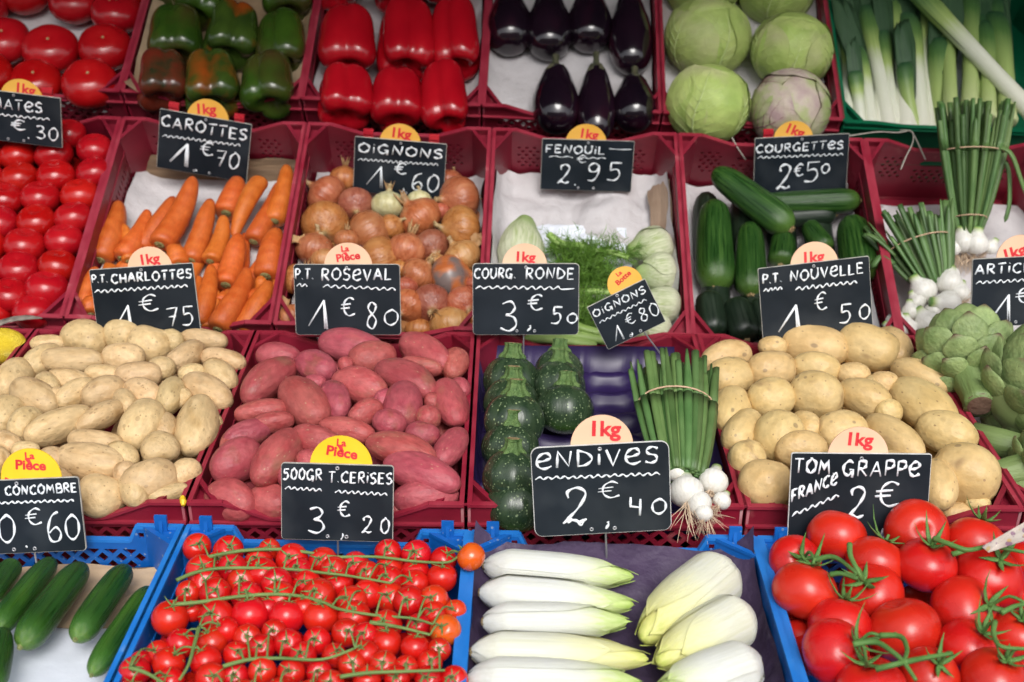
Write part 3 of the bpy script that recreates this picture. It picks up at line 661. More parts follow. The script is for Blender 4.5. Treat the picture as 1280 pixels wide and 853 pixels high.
truss(T1, 'tomato_truss', 'left truss of large tomatoes around a cut green stub, below the black sign', 'tomatoes', VG, vs_([[(505,215,.066),(510,270,.064),(545,340,.06),(560,375,.05)], [(350,285,.04),(420,270,.048),(470,290,.05),(540,350,.048)], [(420,350,.04),(470,345,.045),(540,370,.045)]]),
      vt([(447,178,126,.024),(262,290,112,.008),(307,422,140,.014),(620,300,130,.018),(600,435,136,.006),(330,620,90,-.03)]), .0025, .0017, m_vine2, 'tomato', CALB, 0, .15, .07, (0,))
truss(T1, 'tomato_truss', 'right truss of large tomatoes with a stem running off to the right', 'tomatoes', VG, vs_([[(880,190,.06),(950,215,.064),(1030,240,.064),(1120,225,.062),(1200,235,.06),(1300,255,.056)], [(960,260,.058),(1030,240,.062)]]),
      vt([(803,158,134,.030),(848,308,126,.028),(1065,215,130,.020),(1122,365,146,.016),(1290,290,100,-.01)]), .0025, .0017, m_vine2, 'tomato', CALB, 0, .15, .07, (0,))
truss(T1, 'tomato_truss', 'front truss of large tomatoes with a forked green stem in the middle', 'tomatoes', VG, vs_([[(520,660,.05),(620,650,.055),(690,690,.058),(745,740,.058),(800,820,.055)], [(640,620,.045),(730,625,.05),(760,680,.055),(745,740,.058)], [(745,740,.058),(840,720,.05),(960,700,.045)], [(620,770,.05),(745,740,.058)]]),
      vt([(460,575,134,.004),(750,600,155,.006),(445,700,150,.012),(860,800,128,.004),(600,860,150,.008),(290,640,100,-.03)]), .0025, .0017, m_vine2, 'tomato', CALB, 0, .15, .07)
truss(T1, 'tomato_truss', 'front right truss of large tomatoes cut by the picture edge', 'tomatoes', VG, vs_([[(1150,560,.045),(1145,620,.048),(1180,670,.05),(1290,680,.045)], [(1180,520,.05),(1240,490,.05),(1300,480,.045)]]),
      vt([(1018,515,152,.006),(1040,680,132,.008),(1250,620,115,.004),(1150,820,145,.008),(1290,450,80,.0)]), .0024, .0016, m_vine2, 'tomato', CALB, 0, .15, .07)
for i, (x, y, r) in enumerate([(820,480,60),(250,560,60),(330,700,70),(960,390,60),(700,730,80),(980,780,70),(1270,780,90),(500,760,60),(1080,470,60)]):
    place_round(VT[i % 5], 'tomato', T1, *Z8(x, y), (r + 40) * .28125, -.032, (.2, .3, 1), i, 'large red tomato in the shade under the trusses of the front crate', 'tomato', 'large tomatoes lying under the trusses')
m_tag = MAT('printed_plastic_tag', [(.35, (.45, .38, .33)), (.65, (.62, .56, .5))], 40, rough=.25, spec=.6, spots=[(120, .5, (.18, .05, .16), .7), (90, .4, (.55, .35, .05), .6)])
a, b_, c_, d_ = [T1.w(*at(T1, x, y, h)[0]) for x, y, h in ((1228,683,.07),(1282,652,.085),(1290,672,.08),(1236,690,.062))]
tg = MB().add([a, b_, c_, d_] + [p - Vector((0, 0, .001)) for p in (a, b_, c_, d_)], [(0, 1, 2, 3), (7, 6, 5, 4), (0, 4, 5, 1), (1, 5, 6, 2), (2, 6, 7, 3), (3, 7, 4, 0)])
tag(link('produce_tag', tg.me('produce_tag', m_tag)), 'small shiny patterned tag lying on the tomato stem at the right edge', 'tag')
# ------------------------------------------------------------------ carrots
m_car = MAT('carrot_skin', [(.3, (.56, .105, .012)), (.7, (.68, .17, .025))], 2, st=(1, 1, 5), rough=.5, bump=.14, bscale=9, zr=[(0, (.55, .13, .02, 1)), (.04, (.60, .14, .02, .0)), (.9, (.6, .1, .02, 0)), (1, (.55, .1, .02, .6))], rnd=.08, hue=.006, fine=(14, .18), spots=[(9, .08, (.38, .12, .03), .5, (1, 1, 3))])
m_carc = MAT('carrot_crown', [(.3, (.18, .17, .05)), (.7, (.38, .33, .14))], 9, rough=.8, bump=.5)
def carrot(name, sd, bend=.18, thin=.28):
    pr = [(-.5, .02), (-.497, .24), (-.49, .36), (-.47, .44), (-.43, .49), (-.35, .5), (-.22, .49), (-.08, .465), (.06, .43), (.2, .385), (.32, .33), (.41, .265), (.46, .20), (.49, .11), (.5, .02)]
    rn = random.Random(sd); ax = rn.uniform(-1, 1)
    def fn(x, y, z, t, k):
        q = 1 + .05 * nz(0, 0, z, 7, sd) + .04 * nz(x, y, z, 2.5, sd)
        return (x * q + bend * ax * 2.2 * (z * z * 2 - .2), y * q + bend * .5 * math.sin(z * 5 + sd), z)
    pr2 = []
    for (a, b), (c, d) in zip(pr[:-1], pr[1:]): pr2 += [(a, b), ((a + c) / 2, (b + d) / 2)]
    pr2.append(pr[-1])
    return mesh(name, *lathe(pr2, 18, fn), m_car), ax
CR = [carrot('carrot', 200 + i) for i in range(6)]
crown = MB()
for i in range(9):
    a = i * .7; r = .03 + .012 * i; crown.tube([(r * math.cos(a), r * math.sin(a), .01), (r * 1.1 * math.cos(a), r * 1.1 * math.sin(a), -.025 - .01 * (i % 3))], [.05, .03], 5)
crown.add(*lathe([(-.018, .05), (-.015, .17), (.0, .21), (.02, .2)], 12)); crown_me = crown.me('crown', m_carc, True)
L = Z(0, 180, .3125, [(410,470,487,220,104),(495,465,603,262,88),(565,420,705,212,86),(648,410,785,138,104),(765,470,848,222,92),(905,285,958,130,104),(1040,135,930,368,78),(1022,395,1125,150,88),(1102,315,1155,82,90),(848,475,905,290,82),(905,570,958,362,104),(1062,535,1112,335,112),
  (800,725,852,475,84),(880,745,1000,490,100),(960,755,1090,550,100),(830,745,872,585,66),(1000,700,1030,580,80),(300,715,388,490,84),(370,690,350,600,86),(450,560,440,480,90),(715,480,690,415,90),(520,470,500,320,60),(1050,600,1040,530,60),(920,660,930,580,70),(1080,720,1070,640,60),(880,640,900,590,60),(460,700,480,560,80),(620,720,640,520,80),(700,740,740,560,80),(560,640,590,480,80),(1095,600,1110,540,50)])
rw = rows(L, lambda q: ((q[0] + q[2]) / 2, (q[1] + q[3]) / 2), 24); rn = random.Random(5)
for k, q in enumerate(L):
    p, _ = at(T3, (q[0] + q[2]) / 2, (q[1] + q[3]) / 2, 0)
    h = deep(T3, (q[0] + q[2]) / 2, (q[1] + q[3]) / 2, -.018, .062) + (.014 if k in (8, 3, 12, 13, 6, 11) else 0)
    c, d, ln, wd = spot_long(T3, *q[:4], q[4] * 1.0, h, .03, .37, 8)
    me, ax = CR[k % 6]
    o = place(me, 'carrot', c, d, ln, wd, T3.m @ Vector((0, 0, 1)), rn.uniform(-.5, .5) + (0 if ax > 0 else 3.14), f"{'slender' if q[4] < 27 else 'thick'} orange carrot, {place_words(rw[k])} of the carrots", 'carrot', 'carrots in the second shelf crate')
    child(o, 'crown', crown_me, Matrix.Translation((.10 * ax * 1.2, 0, -.50)) @ Matrix.Diagonal((1, 1, wd / ln * 1.2, 1)))
for k in range(14):
    a = rn.uniform(1.1, 2.0)
    place(CR[k % 6][0], 'carrot', T3.w(-2 * CW + .05 + (k % 7) * .034, .06 + (k // 7) * .09, -.050 - .01 * (k // 7)), T3.d(math.cos(a), math.sin(a)), .13, .028, T3.m @ Vector((0, 0, 1)), rn.uniform(0, 6), 'orange carrot hidden at the bottom of the carrot pile', 'carrot', 'carrots in the second shelf crate')
# ------------------------------------------------------------------ onions
def onion_mat(name, a, b, c):
    return MAT(name, [(.25, a), (.5, b), (.8, c)], 2.2, st=(3.2, 3.2, .5), rough=.32, spec=.5, bump=.25, bscale=5, rnd=.10, hue=.012,
               zr=[(0, (.25, .15, .08, 1)), (.05, (.4, .22, .1, 0)), (.88, (.45, .25, .10, 0)), (1, (.42, .28, .14, 1))], fine=(6, .18), detail=6, rr=.1)
m_on = [onion_mat('brown_onion_skin', (.33, .095, .028), (.46, .155, .05), (.56, .24, .09)), onion_mat('copper_onion_skin', (.34, .08, .035), (.44, .13, .06), (.52, .2, .10)), onion_mat('golden_onion_skin', (.42, .18, .05), (.52, .26, .09), (.60, .36, .16))]
m_onr = onion_mat('reddish_onion_skin', (.24, .05, .035), (.32, .085, .055), (.40, .14, .09)); m_onw = onion_mat('peeled_white_onion', (.50, .42, .20), (.60, .54, .30), (.68, .62, .40))
m_husk = MAT('dry_onion_husk', [(.3, (.42, .22, .09)), (.7, (.60, .38, .18))], 6, rough=.6, bump=.4, trans=.2)
m_ond = MAT('bruised_onion_skin', [(.3, (.38, .10, .03)), (.7, (.48, .16, .05))], 2, st=(3, 3, .5), rough=.3, patch=(1.3, .50, .58, (.16, .12, .11)))
def onion(name, sd, mat):
    pr = [(-.47, .02), (-.46, .08), (-.43, .20), (-.37, .32), (-.28, .42), (-.15, .48), (0, .5), (.13, .47), (.24, .41), (.33, .31), (.39, .20), (.44, .11), (.50, .065), (.58, .05), (.64, .07), (.66, .05)]
    def fn(x, y, z, t, k):
        q = 1 + .05 * nz(x, y, z, 1.3, sd) + .012 * math.sin(t * 9 + sd)
        tw = max(z - .42, 0)
        return (x * q + tw * .5 * math.sin(sd), y * q + tw * .5 * math.cos(sd), z * .93)
    return mesh(name, *lathe(pr, 24, fn), mat)
ON = [onion('onion', 240 + i, m_on[i % 3]) for i in range(6)]
husk = MB()
for i in range(6):
    a = i * 1.05; husk.tube([(.05 * math.cos(a), .05 * math.sin(a), .40), (.09 * math.cos(a + .3), .09 * math.sin(a + .3), .55), (.16 * math.cos(a + .5), .13 * math.sin(a + .5), .66 + .05 * (i % 3))], [.05, .04, .012], 5, .3)
husk_me = husk.me('dry_neck', m_husk, True)
rts = MB(); rn = random.Random(2)
for i in range(12):
    a = rn.uniform(0, 6.28); rts.tube([(.03 * math.cos(a), .03 * math.sin(a), -.42), (.08 * math.cos(a), .08 * math.sin(a), -.50 - rn.random() * .05)], .008, 3)
rts_me = rts.me('root_tuft', m_husk)
L = Z(340, 180, .3125, [(290,140,58,(0,1),0),(215,205,80,(-.8,.5),0),(333,245,67,(.2,-1),4),(465,245,66,(0,1),5),(215,325,90,(.1,-.6),0),(395,350,84,(.9,.5),0),(590,295,84,(-.6,.5),0),(745,222,87,(-1,-.4),0),(750,345,90,(-.9,-.3),0),(540,425,74,(.2,.9),0),
   (640,412,66,(.4,-1),4),(172,420,72,(.2,.8),0),(440,455,82,(1,0),0),(760,455,78,(-.6,.7),2),(210,465,52,(0,1),2),(590,520,68,(.5,.4),0),(720,535,90,(1,.1),6),(535,572,48,(0,1),0),(636,642,74,(.1,-.4),4),(765,640,68,(.5,-.8),0),(545,650,66,(-.4,-1),0),
   (715,720,80,(0,.8),2),(85,540,55,(-1,0),0),(75,695,58,(-.6,.8),0),(590,742,60,(0,1),0),(715,150,52,(.3,1),0),(590,225,46,(0,1),5),(300,385,50,(0,1),0),(480,330,50,(.5,.2),1),(660,480,48,(0,1),2),(510,500,40,(0,1),1),(810,560,40,(0,1),0),(820,700,44,(0,1),0),(670,270,40,(0,1),0),
   (180,620,78,(0,1),0),(300,620,78,(0,1),0),(420,620,78,(0,1),0),(250,700,70,(0,1),0),(400,710,70,(0,1),0),(140,560,60,(0,1),0)], 2)
rw = rows(L, lambda q: q, 18); rn = random.Random(8)
SPC = {4: (onion('onion', 260, m_onr), 'dull reddish'), 5: (onion('onion', 261, m_onw), 'peeled white'), 6: (onion('onion', 262, m_ond), 'dark-bruised brown'), 2: (ON[2], 'golden brown'), 0: (None, 'coppery brown'), 1: (None, 'coppery brown')}
for k, (x, y, r, ax, sp) in enumerate(L):
    me, adj = SPC[sp]; me = me or ON[[0, 1, 3, 4][k % 4]]
    p, _ = at(T3, x, y, 0)
    o = place_round(me, 'onion', T3, x, y, r * 1.10, deep(T3, x, y, -.012, .058) + rn.uniform(-.004, .004), (ax[0], ax[1], rn.uniform(.2, .5)), rn.uniform(0, 6), f'{adj} onion, {place_words(rw[k])} of the onions', 'onion', 'brown onions heaped in their crate', .03, .375, rn.uniform(.9, 1.02))
    if k % 3 == 0: child(o, 'dry_neck', husk_me)
    child(o, 'root_tuft', rts_me)
for k in range(16):
    o = link('onion', ON[k % 6]); o.matrix_world = T3.M @ Matrix.Translation((-CW + .04 + (k % 4) * .073, .05 + (k // 4) * .075, -.052 - .012 * (k // 4))) @ Matrix.Rotation(k, 4, 'X') @ Matrix.Diagonal((.065,) * 3 + (1,)); tag(o, 'brown onion buried under the top layer of the onion heap', 'onion', 'brown onions heaped in their crate')
# ------------------------------------------------------------------ cucumbers and courgettes
m_cuc = MAT('cucumber_skin', [(.3, (.008, .040, .006)), (.7, (.022, .085, .012))], 2.2, st=(5, 5, .7), rough=.30, spec=.5, bump=.3, bscale=14, zr=[(0, (.10, .20, .03, 1)), (.10, (.05, .15, .02, .7)), (.3, (.03, .1, .01, 0)), (1, (.03, .1, .01, 0))], zn=.2, patch=(1.6, .5, .75, (.04, .12, .012)), spots=[(40, .12, (.15, .25, .08), .6)], rnd=.12)
m_cou = MAT('courgette_skin', [(.3, (.008, .032, .006)), (.5, (.018, .062, .010)), (.75, (.055, .13, .02))], 2.2, st=(6, 6, .5), rough=.33, spec=.45, bump=.2, bscale=10, spots=[(30, .13, (.16, .26, .08), .7)], rnd=.16, zr=[(0, (.09, .17, .03, .8)), (.2, (.05, .12, .02, 0)), (1, (.05, .12, .02, 0))], zn=.2)
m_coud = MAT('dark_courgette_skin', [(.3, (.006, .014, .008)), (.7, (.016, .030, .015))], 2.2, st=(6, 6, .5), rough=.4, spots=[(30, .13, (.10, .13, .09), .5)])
m_stub = MAT('cut_green_stub', [(.3, (.16, .20, .05)), (.7, (.34, .36, .14))], 8, rough=.7, bump=.5)
m_stubb = MAT('dry_brown_stub', [(.3, (.24, .15, .06)), (.7, (.42, .32, .16))], 8, rough=.8, bump=.6)
def cuke(name, sd, mat, e=.55, lobes=0, taper=.06, bend=.1):
    ax = random.Random(sd).uniform(-1, 1)
    def fn(x, y, z, t, k):
        q = 1 + .03 * nz(x, y, z, 3, sd) + (.022 * math.cos(t * lobes) if lobes else 0) - taper * z * 2
        return (x * q + bend * ax * (z * z * 4 - .33), y * q, z)
    P = ellip(27, 1, 1); P = [(z, .5 * (1 - abs(2 * z) ** 5.5) ** (e)) for z, r in P]; P[0] = (-.5, .03); P[-1] = (.5, .03)
    return mesh(name, *lathe(P, 28, fn), mat)
CU = [cuke('cucumber', 300 + i, m_cuc, .6, 10) for i in range(3)]
CO = [cuke('courgette', 310 + i, m_cou, .5, 8, .14) for i in range(3)]; COD = cuke('courgette', 320, m_coud, .5, 8, .05)
def stub(l, r, mat, n=6):
    b = MB(); v, f = lathe([(-l, r * .9), (-l * .98, r), (-l * .4, r * .9), (0, r * 1.15), (.05, r * 1.5)], n * 2, lambda x, y, z, t, k: (x * (1 + .12 * math.cos(t * n)), y * (1 + .12 * math.cos(t * n)), z)); b.add(v, f); return b.me('stem_stub', mat, False)
st_c = stub(.05, .07, m_stub); st_b = stub(.05, .11, m_stubb, 5)
L = Z(0, 630, .2656, [(70,275,-50,450,112),(-20,592,250,262,122),(110,655,390,290,152),(365,625,600,295,138),(445,785,705,395,118),(-30,880,20,585,112)])
for q, t in zip(L, ['cucumber cut by the left picture edge, at the back', 'bumpy cucumber lying between two others, second from the left', 'largest and fattest cucumber, in the middle of the paper', 'cucumber with a yellow-green streak, tip pointing to the viewer', 'rightmost cucumber, lying along the blue crate side', 'cucumber in the front left corner, mostly out of the picture']):
    c, d, ln, wd = spot_long(T1, *q, -.022, None, .37, 6)
    k = L.index(q); o = place(CU[k % 3], 'cucumber', c, d, ln, wd, T1.d(0, 0, 1), k * 1.3, t, 'cucumber', 'cucumbers lying in the blue crate')
    child(o, 'stem_stub', st_c, Matrix.Translation((0, 0, -.5)) @ Matrix.Diagonal((1, 1, wd / ln * 1.5, 1)))
L = Z(860, 160, .328, [(392,385,95,160,118),(650,278,262,290,94),(105,615,98,272,142),(240,640,235,358,114),(352,530,365,392,98),(530,470,450,360,84),(665,580,620,335,138),(100,800,75,625,112),(225,815,175,650,116),(290,800,262,650,70),(560,330,300,345,80)])
for k, (q, t) in enumerate(zip(L, ['thick courgette lying diagonally on top, its brown stub pointing right', 'courgette lying crosswise under the COURGETTES price sign', 'fat pale-striped courgette at the left side of its crate', 'short courgette standing second from left, stub to the viewer', 'courgette partly hidden under the diagonal one', 'small courgette tip just above the round 1kg disc', 'large courgette at the right wall, partly behind the lower sign', 'very dark courgette in the front left corner', 'very dark courgette second along the front', 'dark courgette just left of the NOUVELLE sign', 'shaded courgette under the crosswise one'])):
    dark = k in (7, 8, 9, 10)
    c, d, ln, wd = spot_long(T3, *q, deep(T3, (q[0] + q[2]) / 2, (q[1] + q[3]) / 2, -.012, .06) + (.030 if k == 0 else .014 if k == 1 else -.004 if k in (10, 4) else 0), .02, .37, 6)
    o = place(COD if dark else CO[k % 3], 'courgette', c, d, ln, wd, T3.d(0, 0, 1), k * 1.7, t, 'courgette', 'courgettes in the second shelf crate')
    child(o, 'stem_stub', st_b, Matrix.Translation((0, 0, -.495)) @ Matrix.Diagonal((1, 1, wd / ln * 1.6, 1)))
for k in range(8):
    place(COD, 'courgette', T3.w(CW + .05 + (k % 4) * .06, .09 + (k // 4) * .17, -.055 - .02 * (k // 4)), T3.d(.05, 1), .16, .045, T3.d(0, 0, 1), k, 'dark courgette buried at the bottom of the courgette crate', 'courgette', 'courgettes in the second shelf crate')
m_rc = MAT('round_courgette_skin', [(.3, (.018, .036, .018)), (.7, (.035, .062, .028))], 2, st=(4, 4, .6), rough=.28, spec=.55, spots=[(19, .34, (.26, .34, .18), .7), (9, .16, (.34, .42, .2), .8)], zr=[(0, (.08, .16, .02, 1)), (.12, (.06, .14, .02, .8)), (.3, (.03, .08, .02, 0)), (1, (.02, .05, .01, 0))], zn=.12, bump=.05, bscale=10)
m_rcs = MAT('round_courgette_stem', [(.3, (.055, .12, .028)), (.7, (.13, .21, .06))], 9, rough=.6, bump=.4)
def rcou(sd):
    def fn(x, y, z, t, k):
        q = 1 + .028 * math.cos(t * 8) + .08 * nz(x, y, z, 1.2, sd * 3) + .10 * (-z); return (x * q, y * q, z * (.88 + .06 * (sd % 2)))
    return mesh('round_courgette', *lathe(ellip(19, .88), 36, fn), m_rc)
RC_ = [rcou(i) for i in range(3)]
b = MB(); v, f = lathe([(.40, .22), (.45, .20), (.50, .15), (.60, .125), (.66, .14), (.665, .12), (.655, .02)], 30, lambda x, y, z, t, k: (x * (1 + .16 * math.cos(t * 6)), y * (1 + .16 * math.cos(t * 6)), z)); b.add(v, f); rcs = b.me('stem', m_rcs, False)
b = MB(); b.add(*lathe([(.664, .02), (.669, .02), (.669, .108), (.664, .112)][::-1], 18)); rcut = b.me('cut_face', m_stubb)
L = [(x, y, r * 1.12, a * 1.12) for x, y, r, a in Z(580, 400, .32817, [(178,215,96,.5),(182,300,94,.6),(190,365,104,.55),(180,470,98,.6),(180,580,98,.6),(200,690,104,.55),(358,180,84,.3),(360,235,92,.4),(384,325,97,.35)], 2)]
for k, (q, t) in enumerate(zip(L, ['farthest back in the left row', 'second from the back in the left row', 'third from the back in the left row, white-speckled', 'fourth from the back in the left row', 'second from the front in the left row', 'nearest the viewer in the left row, beside the ENDIVES sign', 'farthest back in the right row', 'middle of the right row with a brown cut stem', 'front of the right row with a bright green underside'])):
    o = place_round(RC_[k % 3], 'round_courgette', T2, q[0], q[1] + 5, q[2], -.004 + (.016 if k in (2, 4) else 0), (.12 if k < 6 else .1, .85, q[3] / .328 * 1.0), k, 'dark speckled round courgette, ' + t, 'round courgette', 'round courgettes stacked in two rows', .02, .36)
    s = child(o, 'stem', rcs); child(s, 'cut_face', rcut)
# ------------------------------------------------------------------ endives
m_end = MAT('endive_leaf', [(.3, (.62, .63, .55)), (.7, (.72, .73, .68))], 2, st=(7, 7, .6), rough=.42, spec=.4, bump=.2, bscale=8, zr=[(0, (.70, .68, .62, .4)), (.45, (.70, .71, .56, .0)), (.66, (.70, .74, .38, .35)), (.82, (.54, .66, .20, .85)), (1, (.36, .52, .10, 1))], zn=.30, sss=.15, sscol=(1, .9, .5))
m_endy = MAT('yellow_endive_leaf', [(.3, (.63, .63, .46)), (.7, (.72, .72, .62))], 2, st=(7, 7, .6), rough=.42, spec=.4, bump=.2, bscale=8, zr=[(0, (.70, .68, .62, .5)), (.35, (.76, .77, .55, .0)), (.55, (.74, .72, .34, .5)), (.85, (.68, .66, .20, .85)), (1, (.50, .56, .12, 1))], zn=.35, sss=.15, sscol=(1, .9, .5))
def erad(z):  # z -.5 base ... .5 tip
    t = z + .5
    return .5 * min(1, (t / .17 + .05) ** .5) * (1 - max(0, (t - .36) / .64) ** 2.5 * .90)
def endive(mat, sd, tip=.2):
    parts = []; rn = random.Random(sd)
    pr = [(-.5, .04)] + [(z, erad(z) * .93) for z in [-.495 + i * .0495 for i in range(20)]] + [(.47, .02)]
    parts.append(('heart', mesh('heart', *lathe(pr, 24), mat)))
    for k, (a0, sp, z1, off) in enumerate([(0.2, 1.25, .50, .0), (2.2, 1.2, .46, .020), (4.2, 1.2, .48, .014), (1.2, 1.0, .34, .042), (3.3, .85, .38, .046), (5.2, .85, .26, .044)]):
        v = []; f = []; n, m = 16, 24
        for i in range(m + 1):
            t = i / m; z = -.5 + (z1 + .5) * t
            wv = sp * (min(1, t * 5 + .35)) * (1 - max(0, (t - .62) / .38) ** 2.2)
            for j in range(n + 1):
                q = (j / n * 2 - 1); a = a0 + q * wv + .08 * nz(q, t, 0, 3, sd + k)
                r = (erad(min(z, .5)) * .97 + .012 + off) * (1 + .015 * nz(q * 2, t * 2, 0, 2, sd)) + .015 * abs(q) ** 3 * t
                if t > .85: r += .004 * (t - .85) / .15
                v.append((r * math.cos(a), r * math.sin(a), z))
        for i in range(m):
            for j in range(n): q = i * (n + 1) + j; f.append((q, q + 1, q + n + 2, q + n + 1))
        k0 = len(v); v += [(x * .965, y * .965, z) for x, y, z in v]; f += [tuple(reversed([i + k0 for i in g])) for g in f]
        parts.append(('leaf', mesh('leaf', v, f, mat)))
    parts.append(('cut_base', mesh('cut_base', *lathe([(-.515, .02), (-.51, .10), (-.49, .14), (-.47, .15)], 14), m_stubb)))
    return parts
EN = [endive(m_end, 1), endive(m_end, 2), endive(m_endy, 3)]
L = Z(570, 640, .3125, [(112,215,728,262,128,0),(95,322,728,372,138,1),(108,440,706,440,135,0),(62,560,790,590,150,2),(50,668,760,690,155,1),(1110,215,728,520,230,2),(1182,400,790,615,215,2),(1222,600,770,760,215,1),(40,790,740,800,150,0)])
for k, (q, t) in enumerate(zip(L, ['endive at the back of the left row, green tip to the right', 'second endive from the back in the left row', 'third endive from the back with the greenest tip', 'fourth endive from the back with a pale yellow tip', 'fifth endive from the back in the left row, cut by the bottom edge', 'plump yellowish endive at the back right, tip pointing down-left', 'middle plump endive of the right row', 'front endive of the right row, cut by the picture bottom', 'endive at the very front of the left row'])):
    c, d, ln, wd = spot_long(T1, *q[:4], q[4] * (1.10 if k < 5 else 1.03), -.010, None, .365, 6)
    m = frame(d, T1.d(0, 0, 1), k * .9 + .4)
    o = empty('endive', Matrix.Translation(c) @ m.to_4x4() @ Matrix.Diagonal((wd, wd, ln, 1)), 'white ' + t, 'endive', 'endives laid out on purple paper')
    for nm, me in EN[q[5]]: child(o, nm, me)
# ------------------------------------------------------------------ peppers
def pmat(name, a, b, zr=None, patch=None): return MAT(name, [(.3, a), (.7, b)], 1.8, rough=.22, spec=.5, coat=.15, zr=zr, zn=.3, patch=patch, rnd=.06, rr=.04, spots=[(28, .05, (.6, .4, .3), .3)])
m_rp = pmat('red_pepper_skin', (.34, .003, .010), (.44, .005, .013))
m_gp = [pmat('green_pepper_skin', (.020, .052, .006), (.045, .10, .010), patch=(1.2, .42, .72, (.06, .030, .012))), pmat('ripening_pepper_skin', (.022, .045, .008), (.05, .09, .012), patch=(1.3, .50, .70, (.38, .06, .008))), pmat('brown_red_pepper_skin', (.10, .018, .010), (.20, .025, .012), patch=(1.8, .5, .7, (.03, .03, .012)))]
m_ps = MAT('pepper_stem', [(.3, (.05, .10, .02)), (.7, (.11, .19, .04))], 7, rough=.5, bump=.3)
def pepper(sd, mat):
    lob = 3 + sd % 2; rn = random.Random(sd)
    def fn(x, y, z, t, k):
        e = .22 + .16 * abs(z)
        q = 1 - e + e * 1.5 * abs(math.cos(t * lob / 2 + sd)) ** .55 + .14 * nz(x, y, z, 1.3, sd)
        q *= .82 + .24 * (.5 - z)
        r = math.hypot(x, y); z2 = z
        if z < 0: z2 += .17 * math.exp(-(r / .17) ** 2) - .06 * abs(math.cos(t * lob / 2 + sd)) * min(r * 3, 1)
        else: z2 -= .12 * math.exp(-(r / .15) ** 2)
        return (x * q + .05 * z * rn_, y * q, z2)
    rn_ = rn.uniform(-1, 1)
    P = [(z, .5 * (1 - abs(2 * z) ** 4) ** .5) for z, r in ellip(25)]; P[0] = (-.5, .02); P[-1] = (.5, .02)
    me = mesh('pepper', *lathe(P, 40, fn), mat); me['sd'] = sd; return me
b = MB(); b.add(*lathe([(.30, .30), (.36, .24), (.38, .10), (.46, .06), (.60, .055), (.64, .07), (.645, .02)], 16, lambda x, y, z, t, k: (x * (1 + .2 * math.cos(t * 5) * (1 - k)) + .2 * max(z - .4, 0), y * (1 + .2 * math.cos(t * 5) * (1 - k)), z))); pst = b.me('stem', m_ps, True)
RP = [pepper(i, m_rp) for i in range(4)]
def peppers(L, ms, nm, group, T, txts, h, hid):
    for k, (q, t) in enumerate(zip(L, txts)):
        c, d, ln, wd = spot_long(T, *q[:5], h, .02, .42, 1.9, lift=.04)
        me = ms[q[5]]; sd_ = me['sd']; tc_ = (math.pi / 2 - sd_) / ((3 + sd_ % 2) / 2); rl = math.pi / 2 - tc_ + .45 * math.sin(k * 2.3)
        o = place(me, 'pepper', c, d, ln, wd, T.d(0, 0, 1), rl, t, 'pepper', group); (child(o, 'stem', pst) if k > 5 else None)
L = Z(360, 0, .3125, [(240,295,245,20,215,0),(470,300,470,-10,225,1),(680,285,670,-10,200,2),(230,500,230,255,222,3),(440,515,435,275,215,2),(640,515,620,240,185,0),(190,20,190,-190,200,1),(430,20,430,-190,200,3),(640,10,640,-200,200,0)])
peppers(L, RP, 'red', 'red peppers in the top row crate', T4, ['shiny red pepper, left in the middle row', 'shiny red pepper with a green stem hollow, centre of the middle row', 'shiny red pepper, right in the middle row', 'two-lobed red pepper at the front left of its crate', 'blocky red pepper, front centre of its crate', 'narrow red pepper, front right of its crate', 'red pepper cut by the top edge, left', 'red pepper cut by the top edge, middle', 'red pepper cut by the top edge, right'], -.002, 0)
m_lip = None
b2 = MB(); b2.add(*lathe([(-.44, .15), (-.40, .16), (-.36, .1), (-.35, .02)][::1], 14)); pst2 = b2.me('stem', m_ps, True)
GP = [pepper(10, m_gp[0]), pepper(11, m_gp[1]), pepper(13, m_gp[2]), pepper(12, m_gp[0])]
L = Z(0, 0, .3125, [(705,250,710,25,215,0),(910,250,950,5,215,1),(1130,285,1130,40,200,3),(650,410,655,215,210,2),(850,425,845,222,225,1),(1075,440,1078,215,220,0),(770,80,870,-120,220,3),(1150,70,1170,-140,200,0),(650,10,660,-180,150,3)])
peppers(L, GP, 'green', 'green peppers in the top row crate', T4, ['green pepper with a dark brown shoulder, middle row left', 'dark green pepper with an orange patch, middle row centre', 'bright green pepper, middle row right', 'brownish-red pepper at the front left of its crate', 'pepper half orange half green, front centre of its crate', 'dark green pepper with pale ribs, front right of its crate', 'green pepper cut by the top edge, middle', 'green pepper cut by the top edge, right', 'green pepper at the very back left'], -.004, 0)
# ------------------------------------------------------------------ aubergines
m_au = MAT('aubergine_skin', [(.3, (.006, .003, .007)), (.7, (.014, .005, .012))], 1.5, rough=.14, spec=.6, coat=.4, rr=.03, patch=(1.4, .55, .75, (.035, .006, .016)))
m_auc = MAT('aubergine_calyx', [(.3, (.05, .06, .03)), (.7, (.12, .11, .06))], 8, rough=.7, bump=.4)
pr = [(-.5, .02), (-.49, .16), (-.46, .27), (-.40, .38), (-.30, .46), (-.18, .5), (-.04, .49), (.1, .44), (.22, .375), (.33, .315), (.42, .25), (.48, .16), (.5, .04)]
AU = [mesh('aubergine', *lathe([(a, b) for a, b in [p for x, y in zip(pr[:-1], pr[1:]) for p in (x, ((x[0] + y[0]) / 2, (x[1] + y[1]) / 2))] + [pr[-1]]], 28, lambda x, y, z, t, k, s=s: (x * (1 + .04 * nz(x, y, z, 1, s)) + .06 * z * z * s, y, z)), m_au) for s in (1, 2)]
b = MB(); b.add(*lathe([(.34, .30), (.40, .285), (.47, .22), (.51, .10), (.60, .07), (.68, .085), (.69, .02)], 20, lambda x, y, z, t, k: (x, y, z - .07 * abs(math.cos(t * 2.5)) * (1 - k) ** 2))); auc = b.me('calyx', m_auc, True)
